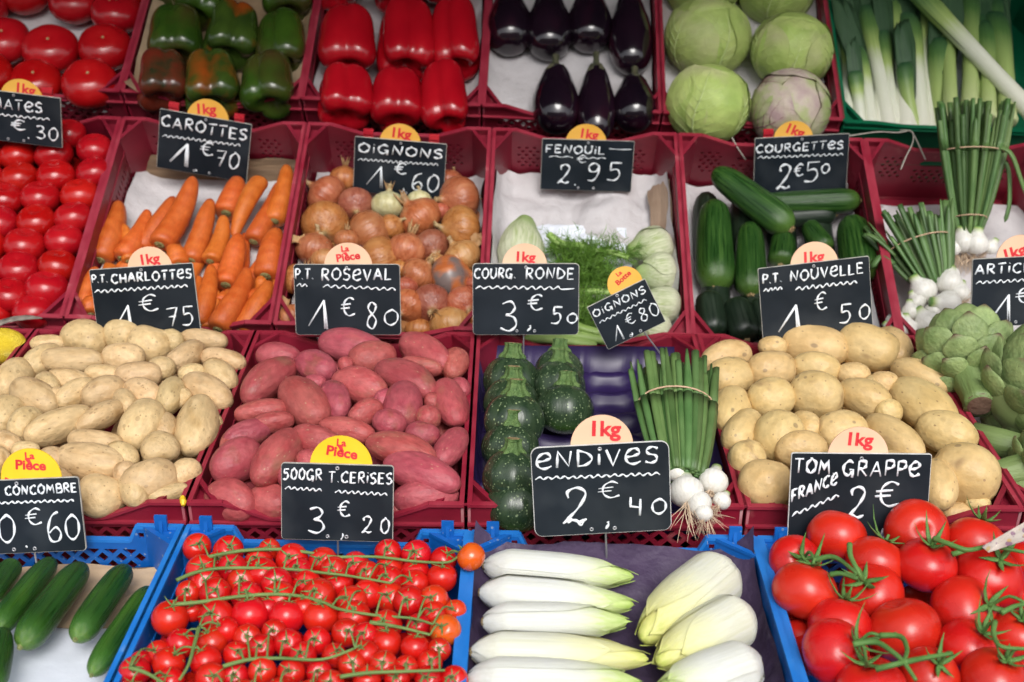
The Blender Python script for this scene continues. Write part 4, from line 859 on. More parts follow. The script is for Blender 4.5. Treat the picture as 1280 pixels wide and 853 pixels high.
L = Z(360, 0, .3125, [(890,215,885,-40,165),(1045,235,1045,-40,165),(1205,205,1205,-50,160),(1070,530,1070,255,165),(1232,560,1232,255,140)]) + [(790, 90, 786, -12, 48), (793, 164, 793, 92, 48), (645, -20, 645, -90, 50), (697, -20, 697, -90, 50), (745, -20, 745, -90, 50)]
for k, (q, t) in enumerate(zip(L, ['leftmost in the back row', 'second from left in the back row', 'third from left in the back row', 'left of the three in front on the bare paper', 'middle of the three in front', 'rightmost in the back row', 'purplish, right of the three in front', 'far back left', 'far back middle', 'far back right'])):
    c, d, ln, wd = spot_long(T4, *q[:4], q[4] * 1.15, -.012, .02, .5, 2.4, lift=.05)
    o = place(AU[k % 2], 'aubergine', c, d, ln, wd, T4.d(0, 0, 1), k, 'glossy black aubergine, ' + t, 'aubergine', 'aubergines in the top row crate'); child(o, 'calyx', auc)
# ------------------------------------------------------------------ cabbages
m_cab = MAT('cabbage_leaf', [(.3, (.36, .50, .12)), (.7, (.52, .62, .20))], 2, rough=.5, spec=.35, bump=.22, bscale=7, bd=.02, patch=(1.6, .5, .7, (.54, .56, .27)), fine=(5, .2), rnd=.05)
m_cabp = MAT('purple_tinged_cabbage_leaf', [(.38, (.40, .46, .20)), (.5, (.52, .44, .36)), (.62, (.42, .30, .30))], 2.5, rough=.5, spec=.35, bump=.25, bscale=12, patch=(2, .45, .7, (.30, .40, .12)))
m_vn = MAT('pale_leaf_vein', [(.3, (.46, .57, .22)), (.7, (.56, .65, .28))], 9, rough=.5); m_vnp = MAT('purple_leaf_vein', [(.3, (.24, .12, .14)), (.7, (.32, .18, .18))], 9, rough=.5)
def cabbage(name, mat, vm, T, x, y, r, h, label, sd, axis=(0, .3, .9)):
    c, t = at(T, x, y, h); R = r * t / F * 2; o = empty('cabbage', Matrix.Translation(T.w(*c)) @ frame(T.m @ Vector(axis), T.d(0, 1, 0), sd).to_4x4() @ Matrix.Diagonal((R, R, R * .94, 1)), label, 'cabbage', 'green cabbages in the top row crate')
    fn = lambda a, b, z, t_, k: (a * (1 + .03 * nz(a, b, z, 2, sd)), b * (1 + .03 * nz(a, b, z, 2, sd)), z)
    child(o, 'head', mesh('head', *lathe([(z * .97, q * .97) for z, q in ellip(21)], 32, fn), mat))
    def sph(a, e, rr): return Vector((rr * math.cos(e) * math.cos(a), rr * math.cos(e) * math.sin(a), rr * math.sin(e)))
    for k in range(5):
        a0 = k * 1.2566 + sd; sp = 1.02; e0, e1 = -1.45, .95 + .25 * math.sin(k * 2 + sd); v = []; f = []; n, m = 18, 20
        off = .485 + .007 * (k % 3)
        for i in range(m + 1):
            q = i / m
            for j in range(n + 1):
                s = j / n * 2 - 1; wv = sp * max(0, 1 - max(0, (q - .7) / .3) ** 2) ** .5
                e = e0 + (e1 - e0) * q; a = a0 + s * min(wv / max(math.cos(e), .35), 1.2) + .05 * nz(s, q, 0, 3, k)
                v.append(sph(a, e, off + .016 * abs(s) ** 6 + .006 * nz(s, q, 0, 4, sd + k) + .008 * q ** 8))
        for i in range(m):
            for j in range(n): z = i * (n + 1) + j; f.append((z, z + 1, z + n + 2, z + n + 1))
        k0 = len(v); v += [(p[0] * .985, p[1] * .985, p[2] * .985) for p in v]; f += [tuple(reversed([i + k0 for i in g])) for g in f]
        lf = child(o, 'leaf', mesh('leaf', v, f, mat))
        vb = MB(); R0 = off + .004
        vb.tube([sph(a0 + .04 * math.sin(q), e0 + (e1 - .1 - e0) * q / 10, R0) for q in range(11)], [.020 - .0016 * q for q in range(11)], 5, .5)
        for q in range(2, 9):
            e = e0 + (e1 - e0) * q / 11
            for sg in (-1, 1):
                vb.tube([sph(a0 + sg * s * .13 / max(math.cos(e), .5), e + s * .10 + .02 * math.sin(s * 2 + q), R0 + .002 * (s > 3)) for s in range(6)], [.0060 - .0009 * s for s in range(6)], 4, .5)
        child(lf, 'veins', vb.me('veins', vm, True))
for q, t in zip(Z(740, 0, .422, [(343,112,128,0),(590,150,122,1),(345,308,126,2),(587,325,120,3),(325,-50,115,4),(545,-28,112,5)], 2), ['upper left of the four in front', 'upper right of the four in front', 'lower left, smooth yellow-green', 'purple-veined pale one behind the COURGETTES sign', 'cut by the top edge, left', 'cut by the top edge, right']):
    k = q[3]; cabbage('cabbage', m_cabp if k == 3 else m_cab, m_vnp if k == 3 else m_vn, T4, q[0], q[1], q[2], .0 if k < 4 else -.02, 'round green cabbage, ' + t, k * 1.7 + .6, (.25, -.5, .8) if k == 3 else (.1, .5, .8))
# ------------------------------------------------------------------ leeks
m_leek = MAT('leek_shaft', [(.3, (.62, .64, .50)), (.7, (.74, .75, .66))], 2, st=(9, 9, .4), rough=.4, spec=.4, zr=[(0, (.74, .72, .62, 1)), (.46, (.66, .70, .52, .3)), (.66, (.34, .46, .12, .95)), (.82, (.10, .20, .05, 1)), (1, (.03, .09, .04, 1))], zn=.16, bump=.1)
m_leekg = MAT('light_green_leek_shaft', [(.3, (.30, .40, .12)), (.7, (.40, .50, .18))], 2, st=(9, 9, .4), rough=.4, zr=[(0, (.50, .55, .28, 1)), (.4, (.3, .42, .12, .3)), (.8, (.07, .16, .04, 1)), (1, (.02, .07, .03, 1))], zn=.16)
m_leekl = MAT('dark_leek_leaf', [(.3, (.02, .06, .026)), (.7, (.055, .12, .05))], 2, st=(9, 9, .4), rough=.5, bump=.2)
def leek(T, x1, y1, x2, y2, wd, h0, h1, label, mat, sd, fan=1.0, group='leeks in the green crate'):
    p1, t1 = at(T, x1, y1, h0, .024); p2, _ = at(T, x2, y2, h1); p1, p2 = T.w(*p1), T.w(*p2); d = p2 - p1; ln = d.length; R = wd * t1 / F
    o = empty('leek', Matrix.Translation((p1 + p2) / 2) @ frame(d, T.d(0, 0, 1), 0).to_4x4() @ Matrix.Diagonal((R, R, ln, 1)), label, 'leek', group)
    bx = .25 * math.sin(sd * 2.1)
    pr = [(-.5, .3), (-.495, .52), (-.47, .56), (-.43, .5), (-.2, .47), (.0, .49), (.15, .56), (.3, .66), (.42, .70), (.5, .55)]
    pr = [p for a, b in zip(pr[:-1], pr[1:]) for p in (a, ((a[0] + b[0]) / 2, (a[1] + b[1]) / 2))] + [pr[-1]]
    fn = lambda x, y, z, t, k: (x * (1 + .02 * math.cos(t * 9)) + bx * (z * z * 4 - .3), y * (1 - .35 * max(0, z) * 2), z)
    child(o, 'shaft', mesh('shaft', *lathe(pr, 20, fn), mat))
    for k in range(4):
        b = MB(); s = (k - 1.5) * fan
        w_ = [.42, .5, .5, .42, .2]
        b.tube([(bx * (z * z * 4 - .3) + s * .35 * max(0, z - .15) * 3, .10 * (k % 2), z) for z in (.12, .25, .45, .7, .95)], w_, 8, .16, up=(0, 1, 0)); child(o, 'leaf', b.me('leaf', m_leekl, True))
rb = MB()
for q, w_, t, g, fa in [((1058,166,1062,38), 17, 'leftmost leek with a yellowing leaf tip, beside the cabbages', 0, .5), ((1092,168,1072,60), 16, 'thin curved leek, second from the left', 0, .5), ((1112,166,1083,10), 19, 'white leek, third from the left', 0, .6),
        ((1135,168,1113,-20), 23, 'thick white leek under a dark green sheath, fourth from left', 0, .9), ((1155,170,1135,20), 21, 'white leek, fifth from the left', 0, .8), ((1176,170,1172,50), 20, 'light green leek just left of the white gap', 1, .6), ((1078,168,1068,90), 14, 'thin leek end behind the two leftmost leeks', 0, .4),
        ((1145,170,1128,80), 15, 'leek underneath the fourth and fifth white leeks', 1, .4), ((1213,140,1212,-10), 20, 'light green leek behind the spring onion bunch', 1, .7), ((1236,150,1232,30), 19, 'pale green leek with a papery edge, right of the gap', 1, .8), ((1262,155,1246,20), 22, 'rightmost light green leek by the crate wall', 1, .8), ((1190,150,1180,10), 17, 'shaded leek behind the diagonal one', 1, .7), ((1101,168,1092,20), 13, 'slim leek squeezed between the second and third white leeks', 0, .5), ((1123,168,1102,40), 13, 'slim leek between the third and fourth white leeks', 0, .5), ((1165,170,1150,-10), 15, 'slim white leek just right of the fifth', 0, .7), ((1224,150,1222,20), 14, 'slim pale leek behind the tops of the green bunch', 1, .5), ((1250,158,1243,0), 15, 'slim green leek second from the crate wall', 1, .6)]:
    leek(T4, *q, w_ * 1.08, -.020 - (.014 if w_ < 16 else 0), -.012, t, m_leekg if g else m_leek, w_ + q[0], fa)
leek(T4, 1300, 152, 1128, -30, 23, .012, .025, 'leek lying diagonally across the others, white end at the right', m_leek, 3, .4)
# ------------------------------------------------------------------ bunches of spring onions
m_sol = MAT('spring_onion_leaf', [(.3, (.05, .115, .03)), (.7, (.13, .22, .07))], 14, st=(1, 1, 1), rough=.5, spec=.45, bump=.2, bscale=300, bd=.0008, rnd=.25, hue=.015)
m_sob = MAT('spring_onion_bulb', [(.3, (.66, .64, .58)), (.7, (.78, .77, .73))], 3, st=(4, 4, .4), rough=.35, spec=.5, bump=.15, bscale=6, rnd=.05, zr=[(0, (.62, .5, .36, 1)), (.1, (.7, .65, .55, .2)), (.75, (.7, .72, .6, 0)), (.95, (.36, .46, .16, 1)), (1, (.12, .25, .06, 1))])
m_soc = MAT('cut_leaf_end', [(.3, (.10, .17, .05)), (.7, (.2, .28, .1))], 30, rough=.6)
m_root = MAT('dry_roots', [(.3, (.50, .36, .24)), (.7, (.66, .52, .38))], 90, rough=.8, bd=.001)
bulb_me = []
for s in range(3):
    pr = [(-.45, .02), (-.44, .12), (-.38, .30), (-.25, .45), (-.08, .5), (.08, .46), (.2, .34), (.32, .22), (.5, .17), (.52, .05)]
    bulb_me.append(mesh('bulb', *lathe(pr, 20, lambda x, y, z, t, k: (x * (1 + .05 * nz(x, y, z, 2, s)), y * (1 + .05 * nz(x, y, z, 2, s)), z)), m_sob))
def px(T, x, y, h): return T.w(*at(T, x, y, h)[0])
def bunch(T, label, base, tip, h0, h1, rb_, rt, nl, bands, bulbs, sd, wl=.0045, spread=1.5, ragged=.18, flatk=.45, lo=0.0, extra=()):
    """base/tip picture points; radii in metres; leaves run from the bulbs through the band to cut tips"""
    rn = random.Random(sd); P0, P1 = px(T, *base, h0), px(T, *tip, h1); d = P1 - P0; ln = d.length; dn = d.normalized()
    nrm = T.d(0, 0, 1); nrm = (nrm - dn * nrm.dot(dn)).normalized(); sx = dn.cross(nrm)
    e = empty('spring_onion_bunch', Matrix.Translation(P0), label, 'spring onions', 'bunches of spring onions tied with rubber bands')
    bt = bands[-1]
    for k in range(nl):
        a = rn.uniform(0, 6.283); q = math.sqrt(rn.random()); x, y = q * math.cos(a), q * math.sin(a)
        tl = 1 + rn.uniform(-ragged, ragged * .4) - (ragged if rn.random() < .15 else 0)
        pts = []; 
        for t in (0, .18, .36, bt * .8 + .12, bt, (bt + 1) / 2, 1):
            if t > tl: t = tl
            if t <= bt: r = rb_ * .55 + (rt - rb_ * .55) * min(1, t / max(bt, .01)) ** .8
            else: r = rt * (1 + (spread - 1) * (t - bt) / (1.001 - bt))
            pts.append(dn * ln * t + sx * (x * r * 1.1) + nrm * (y * r * flatk + rt * flatk * .3))
        pts = cat_smooth(sorted(pts, key=lambda p: p.dot(dn)), 2)
        w_ = wl * rn.uniform(.7, 1.25); tpr = rn.random() < .35
        rad = [w_ * (.75 + .35 * min(1, i / 5)) * ((1 - .75 * max(0, i / (len(pts) - 1) - .75) * 4) if tpr else 1) for i in range(len(pts))]
        me = MB().tube(pts, rad, 7, .75).me('leaf', m_sol, True); me.materials.append(m_soc); me.polygons[-1].material_index = 1; me.polygons[-1].use_smooth = False
        link('leaf', me, e)
    for L in extra:
        pts = [px(T, x, y, h) - P0 for x, y, h in L]; link('leaf', MB().tube(cat_smooth(pts, 4), [wl * 1.2] * (4 * len(pts) - 4) + [wl * .2], 6, .5).me('leaf', m_sol, True), e)
    for t in bands:
        r = (rb_ * .55 + (rt - rb_ * .55) * min(1, t / bt) ** .8) if t <= bt else rt
        r = r * .93 + wl * .6; ring = [dn * ln * (t + .02 * math.sin(i * .26)) + sx * math.cos(i * .2618) * r * 1.05 + nrm * (math.sin(i * .2618) * (r * flatk + wl) + rt * flatk * .3) for i in range(25)]
        link('rubber_band', MB().tube(ring, .0011, 5).me('rubber_band', m_rubber, True), e)
    for k, (x, y, r, ax, h) in enumerate(bulbs):
        c, t = at(T, x, y, h); R = r * t / F * 2; c = T.w(*c) - P0; A = (sx * ax[0] + dn * ax[1] + nrm * (ax[2] if len(ax) > 2 else .1)).normalized()
        b = link('bulb', bulb_me[k % 3], e, None, Matrix.Translation(c) @ frame(A, nrm, k).to_4x4() @ Matrix.Diagonal((R, R, R * 1.15, 1)))
        mb = MB()
        for i in range(26):
            a = rn.uniform(0, 6.28); l = rn.uniform(.35, .95); q = Vector((math.cos(a), math.sin(a), 0)); s2 = Vector((rn.uniform(-.3, .3), rn.uniform(-.3, .3), 0))
            mb.tube([q * .05 + Vector((0, 0, -.42)), q * .14 + Vector((0, 0, -.42 - l * .35)) + s2 * .3, q * .26 * l + Vector((0, 0, -.42 - l * .7)) + s2, q * .30 * l + Vector((0, 0, -.42 - l)) + s2 * 1.6], [.013, .011, .009, .004], 3)
        link('roots', mb.me('roots', m_root), b)
    return e
bunch(T2, 'bunch of spring onions beside the ENDIVES sign, white bulbs to the front', (850, 600), (840, 462), .012, .046, .042, .043, 85, [.60],
      [(858,612,22,(0,1),.012),(892,600,19,(.25,1),.014),(872,628,17,(-.6,.8),.006),(903,625,12,(.6,1),.006),(845,588,14,(-.2,1),.02),(880,640,12,(.2,1,.3),.004)], 5, .0042, 1.18, .12, .55)
bunch(T3, 'tall bunch of spring onions standing against the green crate, banded twice', (1208, 295), (1215, 128), -.05, .075, .026, .046, 75, [.13, .62],
      [(1203,300,16,(-.2,1),-.045),(1220,302,16,(.1,1),-.042),(1190,308,12,(-.4,.8),-.05),(1239,308,10,(.6,.9),-.05)], 6, .0047, 1.28, .16, .7, extra=[[(1236,185,.05),(1262,190,.06),(1278,230,.03),(1290,260,.0)],[(1232,200,.03),(1258,205,.03),(1262,250,.0),(1256,278,-.02)]])
bunch(T3, 'short bunch of spring onions with loose round bulbs beside the ARTICHAUTS sign', (1165, 360), (1130, 272), -.030, .0, .040, .050, 70, [.55],
      [(1152,362,18,(-.3,1),-.015),(1186,352,18,(.5,1),-.012),(1182,380,18,(-.9,.3,.1),-.005),(1138,388,12,(.2,.9),-.012),(1158,402,18,(-.3,.9),-.012),(1120,400,14,(.3,.9),-.016),(1133,408,14,(.2,.9),-.014),(1186,342,13,(.2,1),-.018),(1168,388,13,(.4,.8),-.016),(1200,366,14,(.5,.9),-.012),(1145,376,12,(-.2,.9),-.018),(1172,412,14,(.1,.9),-.014),(1112,412,10,(-.3,.8),-.018)], 8, .0047, 1.45, .22, .7,
      extra=[[(1120,320,.0),(1098,300,.01),(1082,292,.01)],[(1118,330,.0),(1102,320,.0),(1090,335,-.01)]])
# ------------------------------------------------------------------ fennel
m_fen = MAT('fennel_bulb', [(.35, (.42, .50, .22)), (.6, (.70, .72, .52))], 2, st=(11, 11, .35), rough=.42, spec=.4, bump=.5, bscale=9, zr=[(0, (.66, .64, .48, 1)), (.4, (.62, .66, .45, 0)), (.8, (.36, .48, .18, .7)), (1, (.26, .40, .10, 1))], zn=.25)
m_fst = MAT('fennel_stalk', [(.3, (.26, .42, .09)), (.7, (.40, .56, .18))], 20, rough=.45, bump=.3, bscale=60, bd=.001)
m_fro = MAT('fennel_fronds', [(.3, (.08, .20, .02)), (.7, (.19, .36, .05))], 60, rough=.6, trans=.25)
m_cutb = MAT('brown_cut_base', [(.3, (.20, .12, .06)), (.7, (.42, .30, .16))], 8, rough=.8)
def fennel_body(sd):
    pr = [(-.5, .05), (-.49, .22), (-.45, .34), (-.35, .45), (-.2, .5), (0, .47), (.18, .38), (.32, .28), (.44, .22), (.5, .18)]
    pr = [p for a, b in zip(pr[:-1], pr[1:]) for p in (a, ((a[0] + b[0]) / 2, (a[1] + b[1]) / 2))] + [pr[-1]]
    P = [('bulb', mesh('bulb', *lathe(pr, 44, lambda x, y, z, t, k: (x * (1 + .03 * math.cos(t * 18)), y * .78 * (1 + .03 * math.cos(t * 18)), z)), m_fen))]
    for s in (-1, 1):
        v = []; f = []; n, m = 22, 16
        for i in range(m + 1):
            q = i / m; z = -.47 + q * (.78 if s > 0 else .62)
            rr = np.interp(z, [a for a, b in pr], [b for a, b in pr]) + .018 + .02 * q ** 3
            for j in range(n + 1):
                w_ = j / n * 2 - 1; a = (0 if s > 0 else math.pi) + w_ * (1.45 * (1 - .8 * q ** 3)) + .06 * math.sin(q * 9)
                rk = rr * (1 + .022 * math.cos(j * 2.2)); v.append((rk * math.cos(a), rk * math.sin(a) * .80, z))
        for i in range(m):
            for j in range(n): z = i * (n + 1) + j; f.append((z, z + 1, z + n + 2, z + n + 1))
        k0 = len(v); v += [(a * .95, b * .95, c) for a, b, c in v]; f += [tuple(reversed([i + k0 for i in g])) for g in f]
        P.append(('outer_leaf', mesh('outer_leaf', v, f, m_fen)))
    P.append(('cut_base', mesh('cut_base', *lathe([(-.515, .02), (-.512, .15), (-.50, .19), (-.48, .2)], 16), m_cutb)))
    return P
FB = fennel_body(1); DF = -.022
rn = random.Random(21)
def frond(T, pts, n, ln, e, o0, sd):
    b = MB(); r = random.Random(sd); P = cat_smooth([px(T, *p) for p in pts], 6); up = T.d(0, 0, 1)
    b.tube([p - o0 for p in P], .0016, 5)
    for k in range(n):
        p = P[r.randrange(len(P))] - o0; d = Vector((r.gauss(0, 1), r.gauss(0, 1), r.gauss(.3, .6))).normalized(); l = ln * r.uniform(.3, 1.35)
        q = p + d * l * .5; b.tube([p, q, q + (d + Vector((r.gauss(0, .4), r.gauss(0, .4), r.gauss(0, .4)))).normalized() * l * .5], [.0006, .0005, .0002], 3, cap=False)
        for s in range(6):
            pp = p + d * l * r.uniform(.3, 1); dd = (d + Vector((r.gauss(0, .7), r.gauss(0, .7), r.gauss(0, .7)))).normalized()
            b.tube([pp, pp + dd * l * .35], [.0005, .0002], 3, cap=False)
    return b
def fennel(label, x1, y1, x2, y2, wd, h, stalks, fronds, roll=0, mx=2.2):
    h += DF; c, d, ln, w_ = spot_long(T3, x1, y1, x2, y2, wd, h, None, None, mx)
    e = empty('fennel', Matrix.Translation(c), label, 'fennel', 'fennel bulbs in the paper-lined crate'); m = frame(d, T3.d(0, 0, 1), roll).to_4x4() @ Matrix.Diagonal((w_, w_, ln, 1))
    for nm, me in FB: link(nm, me, e, None, m)
    for s in stalks:
        P = [px(T3, *q[:3]) - c for q in s[0]]; P = [p + T3.d(0, 0, .008) for p in P]; link('stalk', MB().tube(cat_smooth(P, 5), s[1], 10, .7).me('stalk', m_fst, True), e)
    for k, s in enumerate(fronds):
        tag(link('fronds', frond(T3, s[0], s[1], s[2], e, c, k + int(x1)).me('fronds', m_fro), e), kind='stuff')
def Q6(L): return [(580 + x * .29304, 180 + y * .29304, h + DF) for x, y, h in L]
fennel('large pale fennel bulb with a brown edge behind the COURG. RONDE sign', 650, 345, 658, 272, 72, -.018, [(Q6([(360,400,-.01),(420,440,-.012),(520,450,-.012)]), .007), (Q6([(370,440,-.02),(440,480,-.02)]), .006)], [(Q6([(400,450,-.012),(480,470,-.008),(560,470,-.01)]), 230, .032)], 1.2)
fennel('fennel bulb at the upper right, base turned away, fibrous shoulder showing', 838, 300, 785, 316, 52, -.012, [(Q6([(700,500,-.012),(600,470,-.012),(520,480,-.016)]), .006)], [(Q6([(690,480,-.01),(600,470,-.006),(500,500,-.01),(430,540,-.01)]), 230, .034)], .3)
fennel('middle fennel bulb on the right side of the crate', 845, 340, 795, 345, 52, -.004, [(Q6([(690,640,-.01),(600,645,-.01),(490,640,-.014)]), .0065)], [(Q6([(640,600,-.012),(560,580,-.008),(480,590,-.008),(420,620,-.01)]), 330, .034)], 2.2)
fennel('lower fennel bulb partly behind the tilted black sign', 850, 382, 792, 378, 56, -.002, [(Q6([(700,760,-.005),(600,740,-.006),(490,700,-.01)]), .006)], [(Q6([(640,700,-.010),(560,700,-.006),(490,720,-.008),(430,760,-.01)]), 330, .032)], .9)
fennel('fennel bulb at the front under the two signs', 838, 420, 790, 410, 50, -.006, [(Q6([(600,850,.0),(480,830,.004),(300,810,.0)]), .010), (Q6([(580,820,.006),(480,790,.008),(400,740,.002)]), .008), (Q6([(560,870,.0),(420,850,.008),(260,840,.0)]), .009)], [(Q6([(600,800,-.004),(500,780,.0),(450,760,-.004)]), 200, .026)], 1.9)
fennel('pale fennel bulb lying hidden behind the COURG. RONDE sign', 625, 400, 700, 395, 70, -.012, [], [(Q6([(420,520,-.012),(500,540,-.008),(580,520,-.01)]), 260, .030)], .4)
# ------------------------------------------------------------------ artichokes
m_art = MAT('artichoke_bract', [(.3, (.16, .24, .08)), (.7, (.33, .42, .17))], 2.5, rough=.5, spec=.35, bump=.25, bscale=10, zr=[(0, (.3, .36, .17, .6)), (.4, (.2, .3, .12, 0)), (.82, (.14, .22, .09, 0)), (.93, (.15, .10, .06, .6)), (1, (.12, .07, .05, 1))], zn=.1, rnd=.10, spots=[(5, .10, (.13, .09, .05), .7)], fine=(6, .2))
m_arts = MAT('artichoke_stem', [(.3, (.13, .20, .06)), (.7, (.26, .34, .13))], 3, st=(6, 6, .5), rough=.55, bump=.5, bscale=60, bd=.002)
m_artc = MAT('cut_artichoke_stem', [(.3, (.10, .05, .035)), (.7, (.20, .12, .08))], 9, rough=.8, bump=.6)
def bract():
    v = []; f = []; n, m = 10, 12
    for i in range(m + 1):
        t = i / m; wv = .5 * (math.sin(math.pi * min(t * .62 + .12, 1)) ** .8) * (1 - max(0, (t - .60) / .40) ** 1.8 * .92)
        for j in range(n + 1):
            s = j / n * 2 - 1
            v.append((s * wv, .22 * math.sin(t * 2.4) - .30 * wv * s * s - .04 * (t > .95), -.5 + t))
    for i in range(m):
        for j in range(n): z = i * (n + 1) + j; f.append((z, z + 1, z + n + 2, z + n + 1))
    k0 = len(v); v += [(a, b - .05 + .03 * abs(a) * 2, c) for a, b, c in v]; f += [tuple(reversed([i + k0 for i in g])) for g in f]
    b0 = [(j, j + 1) for j in range(n)]; top = m * (n + 1)
    for j in range(n): f.append((top + j, top + j + 1, top + j + 1 + k0, top + j + k0))
    for i in range(m):
        a = i * (n + 1); f.append((a, a + n + 1, a + n + 1 + k0, a + k0)); a += n; f.append((a + n + 1, a, a + k0, a + n + 1 + k0))
    return mesh('bract', v, f, m_art)
BR = bract()
def artichoke(T, label, x, y, r, h, axis, stem_l, sd, rings=7):
    """axis points from the stem to the tip"""
    c, t = at(T, x, y, h); R = r * t / F; A = (T.m @ Vector(axis)).normalized(); m = frame(A, T.d(0, 0, 1), sd).to_4x4()
    e = empty('artichoke', Matrix.Translation(T.w(*c)), label, 'artichoke', 'artichokes at the right of the stall')
    link('heart', mesh('heart', *lathe([(z * R * 1.8, q * R * 1.7) for z, q in ellip(13)], 20), m_art), e, None, m)
    for k in range(rings):
        q = k / (rings - 1); th = -1.15 + q * 2.15; n = [6, 7, 8, 8, 7, 6, 5, 4][k]
        for j in range(n):
            a = (j + .5 * (k % 2)) * 6.283 / n + sd; rr = R * .80
            bl = R * (.82 if k < 2 else .98); bw = R * (.62 if k in (0,) else .78 if k < 5 else .56)
            pos = Vector((rr * math.cos(th) * math.cos(a), rr * math.cos(th) * math.sin(a), rr * math.sin(th) * 1.02))
            nrm = Vector((math.cos(th) * math.cos(a), math.cos(th) * math.sin(a), math.sin(th)))
            tz = (Vector((0, 0, 1)) - nrm * nrm.z).normalized(); tz = (tz + nrm * (.30 + .09 * math.sin(j * 5 + k))).normalized(); tx = nrm.cross(tz).normalized(); ny = tz.cross(tx)
            mm = Matrix((tx, ny, tz)).transposed().to_4x4()
            link('bract', BR, e, None, m @ Matrix.Translation(pos + tz * bl * .25) @ mm @ Matrix.Diagonal((bw, R * .62, bl, 1)))
    if stem_l:
        b = MB(); st = R * .36; v, f = lathe([(-R * .9 - stem_l, st * .98), (-R * .9 - stem_l * .7, st * .95), (-R * .9 - stem_l * .3, st * 1.05), (-R * .7, st * 1.3), (-R * .5, st * 1.6)], 24, lambda a, b_, z, t_, k: (a * (1 + .06 * math.cos(t_ * 8)), b_ * (1 + .06 * math.cos(t_ * 8)), z))
        s = link('stem', mesh('stem', v, f, m_arts), e, None, m)
        link('cut_face', mesh('cut_face', *lathe([(-R * .9 - stem_l - .0012, st * .05), (-R * .9 - stem_l - .001, st * .6), (-R * .9 - stem_l + .001, st * .96), (-R * .9 - stem_l + .002, st * .97)], 20), m_artc), s)
artichoke(T2, 'whole artichoke with its brown cut stem pointing at the viewer', 1209, 447, 54, .034, (.10, .95, .22), .040, .3)
artichoke(T2, 'artichoke at the right picture edge, lying on its side', 1292, 488, 66, .030, (.9, .45, .35), .0, 1.1)
artichoke(T2, 'small artichoke low at the right edge, mostly cut off by the picture', 1312, 580, 46, .0, (1, .1, .2), .10, 2.1)
for pts, r, t in [([(1215,545,-.012),(1290,565,-.01)], .017, 'thick artichoke stalk lying below the artichokes'), ([(1250,600,-.02),(1330,615,-.02)], .016, 'ribbed artichoke stalk at the lower right with a cut end')]:
    P = [px(T2, *p) for p in pts]; b = MB(); d = P[1] - P[0]; v, f = lathe([(0, r), (d.length * .5, r * 1.06), (d.length, r)], 24, lambda a, b_, z, t_, k: (a * (1 + .05 * math.cos(t_ * 9)), b_ * (1 + .05 * math.cos(t_ * 9)), z))
    o = link('artichoke_stalk', mesh('artichoke_stalk', v, f, m_arts)); o.matrix_world = Matrix.Translation(P[0]) @ frame(d, T2.d(0, 0, 1)).to_4x4(); tag(o, t, 'artichoke stalk')
for k, (x, y, h, a, t) in enumerate([(372, 300, -.012, .3, 'papery onion skin flake at the left of the onion crate'), (352, 380, -.01, 1.2, 'onion skin flake low at the left wall of the onion crate'), (598, 300, -.012, 2.0, 'onion skin flake near the right wall of the onion crate')]):
    b = MB(); P = px(T3, x, y, h); n = 6
    v = [(.012 * (i / n - .5) * 2, .009 * (j / n - .5) * 2, .004 * math.sin(i * 1.1) + .003 * math.cos(j * 1.3 + k)) for i in range(n + 1) for j in range(n + 1)]
    b.add(v, [(i * 7 + j, i * 7 + j + 1, i * 7 + j + 8, i * 7 + j + 7) for i in range(n) for j in range(n)]); o = link('onion_skin', b.me('onion_skin', m_husk, True)); o.matrix_world = Matrix.Translation(P) @ T3.m.to_4x4() @ Matrix.Rotation(a, 4, 'Z'); tag(o, t, 'onion skin')
# ------------------------------------------------------------------ lemon, twine, husk
m_lem = MAT('lemon_peel', [(.3, (.72, .52, .02)), (.7, (.80, .62, .05))], 3, rough=.42, bump=.5, bscale=30, patch=(1.5, .6, .8, (.72, .68, .25)), spots=[(9, .1, (.45, .3, .05), .5)])
c, d, ln, wd = spot_long(T2, -28, 434, 34, 432, 46, -.012, None, .36, 1.4)
place(mesh('lemon', *lathe([(-.54, .02), (-.52, .05), (-.48, .1)] + [(z * .94, r) for z, r in ellip(15)][1:-1] + [(.48, .1), (.53, .05), (.55, .02)], 28), m_lem), 'lemon', c, d, ln, wd, T2.d(0, 0, 1), 0, 'yellow lemon at the left picture edge beside the tan potatoes', 'lemon', None)
place(bpy.data.meshes['lemon'], 'lemon', T2.w(-3 * CW + .19, .28, -.02), T2.d(1, .3), .085, .06, T2.d(0, 0, 1), 0, 'yellow lemon just outside the left picture edge', 'lemon', None)
hk = MB().tube(cat_smooth([px(T3, -10, 408, .012), px(T3, 12, 400, .016), px(T3, 35, 397, .018), px(T3, 53, 398, .018)], 4), [.012, .012, .011, .010, .009, .010, .008, .009, .007, .006, .004, .003, .001], 6, .25)
tag(link('dry_leaf', hk.me('dry_leaf', MAT('dry_grey_leaf', [(.3, (.10, .085, .07)), (.7, (.30, .26, .22))], 90, rough=.8, bump=.6, bd=.002), True)), 'shrivelled grey dry leaf on the front rim of the small tomato crate', 'dry leaf')
def twine(T, pts, label, parent=None, r=.0013):
    P = cat_smooth([px(T, *p) for p in pts], 5); tag(link('twine', MB().tube(P, r, 5).me('twine', m_string, True)), label, 'twine')
twine(T4, [(1050,172,.004),(1075,168,.006),(1100,165,.006),(1122,166,.006),(1138,163,.008)], 'twine tied along the front of the green crate')
twine(T4, [(1125,163,.004),(1140,165,.012),(1141,178,.018),(1133,195,.016),(1126,212,.012)], 'loose twine end hanging in front of the burgundy crate')
twine(T4, [(1143,170,.010),(1150,185,.012),(1157,200,.004)], 'short twine strand beside the loose end')
